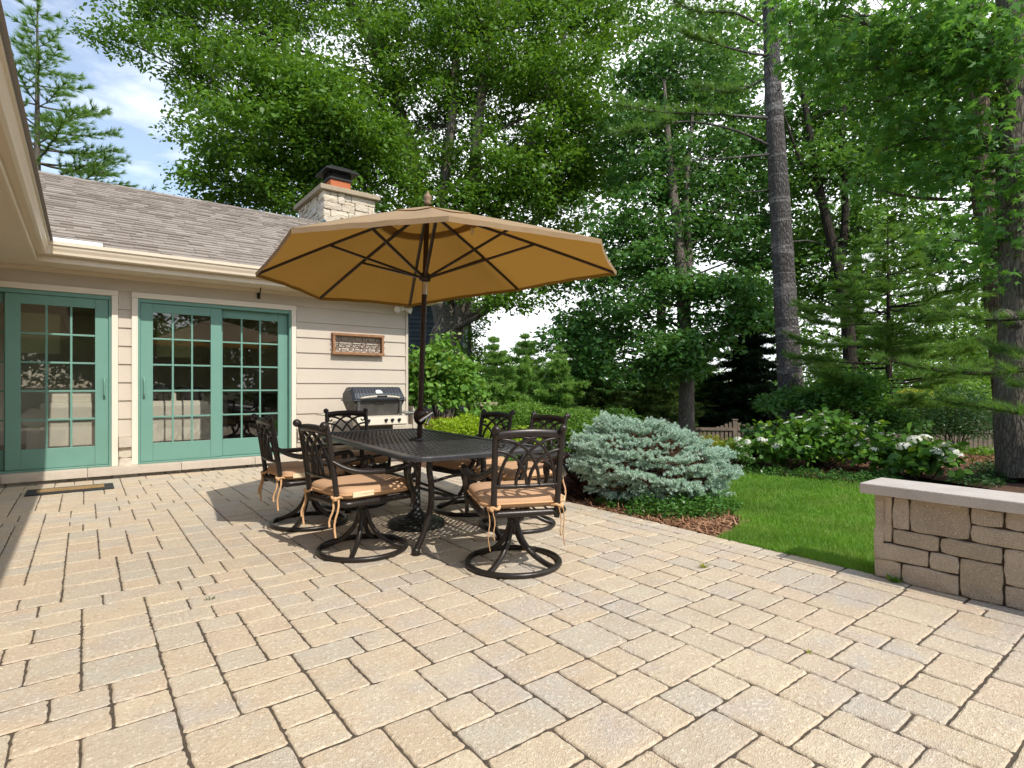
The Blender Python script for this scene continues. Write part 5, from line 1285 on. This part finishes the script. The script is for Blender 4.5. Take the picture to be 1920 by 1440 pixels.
pk = front(C); random.shuffle(pk[:150]); pk = random.sample(pk[:170], 60); flowers(vb, C, 60, .040, M['petal'], pk, .03, 'flower_cluster', .22, 40)
hy, C = shrub('white_hydrangea', 'white hydrangea with several blooms left of the viburnum', PB(1415, 850, 7.7), (.36, .36, .26), 70, 9, .10, M['leaf_vib'], ROUND, .7, .10)
flowers(hy, C, 8, .075, M['petal'], front(C), .03)
hy, C = shrub('white_hydrangea', 'large headed white hydrangea behind the end of the block wall', PB(1712, 865, 7.0), (.40, .40, .30), 85, 9, .11, M['leaf_vib'], ROUND, .7, .11)
flowers(hy, C, 9, .078, M['petal'], front(C), .03)
hy, C = shrub('white_hydrangea', 'hydrangea with one greenish bloom before the fence post', PB(1420, 822, 8.6), (.22, .22, .18), 24, 9, .10, M['leaf_dark'], ROUND, .7, .10)
flowers(hy, C, 2, .08, M['petal_green'], front(C), .05)
wf, C = shrub('white_flowering_plant', 'small loose plant full of tiny white flowers beside the hydrangea', PB(1388, 855, 7.5), (.17, .17, .19), 50, 9, .04, M['leaf_vinca'], OVATE, .5, .07, stems=3, cat='plant')
flowers(wf, C, 34, .022, M['petal'], front(C), .015, 'flower', .4, 24)
shrub('yellow_juniper', 'low yellow tipped juniper behind the blue spruce', PB(1335, 835, 7.6), (.30, .22, .13), 90, 14, .05, M['leaf_yellow'], OVATE, .25, .08, stems=3)
shrub('low_spirea', 'olive green low shrub between yellow juniper and white flowers', PB(1365, 850, 7.5), (.22, .22, .17), 90, 14, .035, M['leaf_mid'], OVATE, .4, .07, stems=3)
shrub('layered_dogwood', 'wide dogwood with tiered branches below the bare pine trunk', PB(1490, 760, 9.4), (.62, .6, .28), 150, 22, .075, M['leaf_oak'], OVATE, .55, .17, .28, stems=8)
shrub('layered_dogwood', 'taller dogwood with tiered branches behind the viburnum', PB(1590, 752, 9.2), (.78, .7, .52), 220, 22, .075, M['leaf_star'], OVATE, .55, .18, .28, stems=8)
shrub('layered_dogwood', 'small dogwood right of the viburnum in front of the young pine stem', PB(1655, 800, 8.8), (.5, .45, .30), 120, 20, .07, M['leaf_oak'], OVATE, .55, .16, .28, stems=6)
shrub('yew_shrub', 'big dark evergreen shrub behind the right mulch area', PB(1790, 800, 11.5), (1.0, .8, .85), 330, 26, .06, M['leaf_dark'], OVATE, .35, .16, .5, stems=6)
shrub('yew_shrub', 'dark evergreen shrub at the left of the pair, with a few light tips', PB(1725, 790, 12.2), (.6, .6, .7), 200, 24, .06, M['leaf_mid'], OVATE, .4, .16, .5, stems=6)
shrub('yellow_shrub', 'bright yellow green shrub top showing above the back fence', PB(1705, 752, 14), (.5, .4, .3), 90, 20, .08, M['leaf_yellow'], OVATE, .5, .14)
# backdrop of far woods
def woods():
    pts = []
    for k in range(230):
        px_ = random.uniform(560, 2300); t = random.uniform(32, 46); p = G(px_, t); h = random.uniform(2.0, 3.6) * (1 + .5 * (px_ > 1650))
        for _ in range(9): pts.append((p.x + random.gauss(0, 1.3), p.y + random.gauss(0, 1.3), p.z + h * random.random() ** .7))
    pts = np.array(pts); V, Fc = clump_leaves(pts, np.full(len(pts), .9), 26, .30, .55, OVATE, .6)
    tag(mesh_np('far_woods', V, Fc, M['leaf_mid']), kind='stuff')
woods()
# trees behind the viewer, seen only mirrored in the door glass
for x, y, lab in ((-4.5, -21, 'dense tree across the garden mirrored in the left door'), (.5, -22, 'dense tree across the garden mirrored in the middle of the doors'), (5.5, -22, 'dense tree across the garden mirrored in the right door panel'), (10.5, -21, 'dense tree across the garden mirrored at the right edge of the doors'), (16, -20, 'dense tree across the garden mirrored farthest right')):
    lb = [((x + random.gauss(0, 1.6), y + random.gauss(0, .8), random.uniform(.8, 8.0)), (2.0, 1.6, 1.5), 1) for _ in range(13)]
    tree('garden_tree', lab, [(x, y, 0), (x, y, 3), (x + .2, y, 7)], [.2, .15, .05], lb, M['leaf_elm'], M['bark'], .34, 40, 30, .8, twigs=.1, group='garden trees behind the viewer')

# ================================================================ FENCE, BRICK PIER, NEIGHBOUR
fn = thing('picket_fence', 'weathered grey picket fence with dipped tops across the back of the garden', 'fence', tuple(Vector(G(1250, 16.4)) + Vector((0, 0, .10))))
def fence():
    o = fn.location; A = Vector(fn.location); D = Vector((RT[0], RT[1], 0)); D = (D + Vector((FW[0], FW[1], 0)) * -.12).normalized(); Nv = Vector((-D.y, D.x, 0))
    mbp, mbr = MB(), MB(); sp = 1.93
    def bxx(mb, s0, s1, w0, w1, z0, z1, top=0):
        vs = [tuple(D * s + Nv * w + Vector((0, 0, z))) for z in (z0, z1) for w in (w0, w1) for s in (s0, s1)]
        mb.add(vs, [(0, 2, 3, 1), (4, 5, 7, 6), (0, 1, 5, 4), (2, 6, 7, 3), (0, 4, 6, 2), (1, 3, 7, 5)])
    for k in range(-3, 6):
        s = k * sp; mb = MB(); bxx(mb, s - .06, s + .06, -.06, .06, -.1, 1.0); mb.box((0, 0, 0), (0, 0, 0)) if False else None
        bxx(mb, s - .075, s + .075, -.075, .075, 1.001, 1.03); mb.build('post', M['fence'], fn)
        for z in (.22, .70): bxx(mbr, s + .061, s + sp - .061, -.062, -.028, z, z + .085)
        n = 15
        for i in range(n):
            f = (i + .5) / n; c = s + .06 + (sp - .12) * f; tp = .97 - .22 * math.sin(math.pi * f) ** .8
            bxx(mbp, c - .042, c + .042, -.0275, -.008, .03, tp + random.uniform(-.01, .01))
    mbr.build('rail', M['fence'], fn); mbp.build('pickets', M['fence'], fn)
fence()
pr = thing('brick_pier', 'red brown brick garden pier with stone cap behind the leafy bush', 'pier', G(897, 13.5))
mb = MB(); blocks(mb, ashlar(-.25, .25, 0, 1.30, .083, 41, (2, 3), (2, 2), (1,), (1,)), lambda u_, v_, w_: (RT[0] * u_ - FW[0] * (.2 + w_), RT[1] * u_ - FW[1] * (.2 + w_), v_), .03, .006, .003)
vs = [(RT[0] * a + FW[0] * b, RT[1] * a + FW[1] * b, z) for z in (-.2, 1.30) for b in (-.19, .25) for a in (-.249, .249)]
mb.add(vs, [(0, 2, 3, 1), (4, 5, 7, 6), (0, 1, 5, 4), (2, 6, 7, 3), (0, 4, 6, 2), (1, 3, 7, 5)]); mb.build('shaft', M['brick'], pr, fix=False)
mb = MB(); mb.box((-.33, -.33, 1.301), (.33, .33, 1.39), .01); mb.lathe([(.09, 1.391), (.12, 1.45), (.09, 1.52), (1e-6, 1.54)], n=12); mb.build('cap', M['concretecap'], pr)
bw = thing('brick_wall', 'low brick garden wall running left from the pier', 'wall', G(855, 13.6))
mb = MB(); blocks(mb, ashlar(-.9, .28, 0, 1.05, .083, 42, (2, 3), (2, 2), (1,), (1,)), lambda u_, v_, w_: (RT[0] * u_ - FW[0] * (.1 + w_), RT[1] * u_ - FW[1] * (.1 + w_), v_), .03, .006, .003); mb.build('bricks', M['brick'], bw, fix=False)
nh = thing('neighbour_house', 'dark slate shingled house glimpsed behind the elm trunk', 'house', G(800, 27))
mb = MB(); rects = ashlar(-2.6, 1.75, 0, 6.2, .21, 51, (2, 3, 4), (2, 3, 2), (1,), (1,))
for (u0, v0, u1, v1) in rects:
    q = lambda u_, v_, w_: (RT[0] * u_ - FW[0] * w_, RT[1] * u_ - FW[1] * w_, v_)
    mb.add([q(u0, v0, .06), q(u1 - .01, v0, .06), q(u1 - .01, v1 + .03, 0), q(u0, v1 + .03, 0), q(u0, v0, 0), q(u1 - .01, v0, 0)], [(0, 1, 2, 3), (4, 5, 1, 0)])
vs = [(RT[0] * a + FW[0] * b, RT[1] * a + FW[1] * b, z) for z in (-.2, 6.2) for b in (.02, 6) for a in (-2.6, 1.75)]
mb.add(vs, [(0, 2, 3, 1), (4, 5, 7, 6), (0, 1, 5, 4), (2, 6, 7, 3), (0, 4, 6, 2), (1, 3, 7, 5)]); mb.build('wall', M['slate'], nh, fix=False)
mb = MB()
vs = [(RT[0] * a + FW[0] * b, RT[1] * a + FW[1] * b, z) for a in (-2.9, 2.0) for b, z in ((-.4, 6.1), (3, 8.0), (6.4, 6.1))]
mb.add(vs, [(0, 1, 4, 3), (1, 2, 5, 4), (0, 2, 1), (3, 4, 5)]); mb.build('roof', M['shingle'], nh)

# ================================================================ LIGHT
sd = Vector((-.04, 1.0, -1.10)).normalized()
L = bpy.data.lights.new('sun', 'SUN'); L.energy = 3.35; L.angle = R(.55); L.color = (1.0, .945, .86)
lo = bpy.data.objects.new('sun', L); COL.objects.link(lo); lo.rotation_euler = sd.to_track_quat('-Z', 'Y').to_euler(); lo.location = (0, -10, 14)
W = bpy.data.worlds.new('World'); S.world = W; W.use_nodes = True; nt = W.node_tree; nt.nodes.clear()
out = nt.nodes.new('ShaderNodeOutputWorld')
sky = nt.nodes.new('ShaderNodeTexSky'); sky.sky_type = 'NISHITA'; sky.sun_disc = False
sky.sun_elevation = math.asin(-sd.z); sky.sun_rotation = R(180); sky.altitude = 200; sky.air_density = 1.1; sky.dust_density = .6; sky.ozone_density = 1.6
bg = N(nt, 'ShaderNodeBackground', {'Color': sky.outputs[0], 'Strength': .15})
tc = N(nt, 'ShaderNodeTexCoord').outputs['Generated']
mp = N(nt, 'ShaderNodeMapping', {'Scale': (1.0, 1.0, 2.6), 'Location': (.35, .1, 0)}); nt.links.new(tc, mp.inputs[0])
n1 = noise(nt, 2.3, 9, .58, mp.outputs[0])
sx = N(nt, 'ShaderNodeSeparateXYZ', {0: tc})
# more cloud towards the east and low down
bias = N(nt, 'ShaderNodeMath', {0: sx.outputs[0], 1: .55}, operation='MULTIPLY').outputs[0]
low = N(nt, 'ShaderNodeMath', {0: sx.outputs[2], 1: -.22}, operation='MULTIPLY').outputs[0]
sm = N(nt, 'ShaderNodeMath', {0: n1, 1: bias}, operation='ADD').outputs[0]
sm = N(nt, 'ShaderNodeMath', {0: sm, 1: low}, operation='ADD').outputs[0]
fac = ramp(nt, sm, [(.45, (.14, .14, .14)), (.66, (1, 1, 1))])
cl = N(nt, 'ShaderNodeBackground', {'Color': (.94, .97, 1.0, 1), 'Strength': 1.4})
ms = N(nt, 'ShaderNodeMixShader', {0: fac}); nt.links.new(bg.outputs[0], ms.inputs[1]); nt.links.new(cl.outputs[0], ms.inputs[2]); nt.links.new(ms.outputs[0], out.inputs[0])
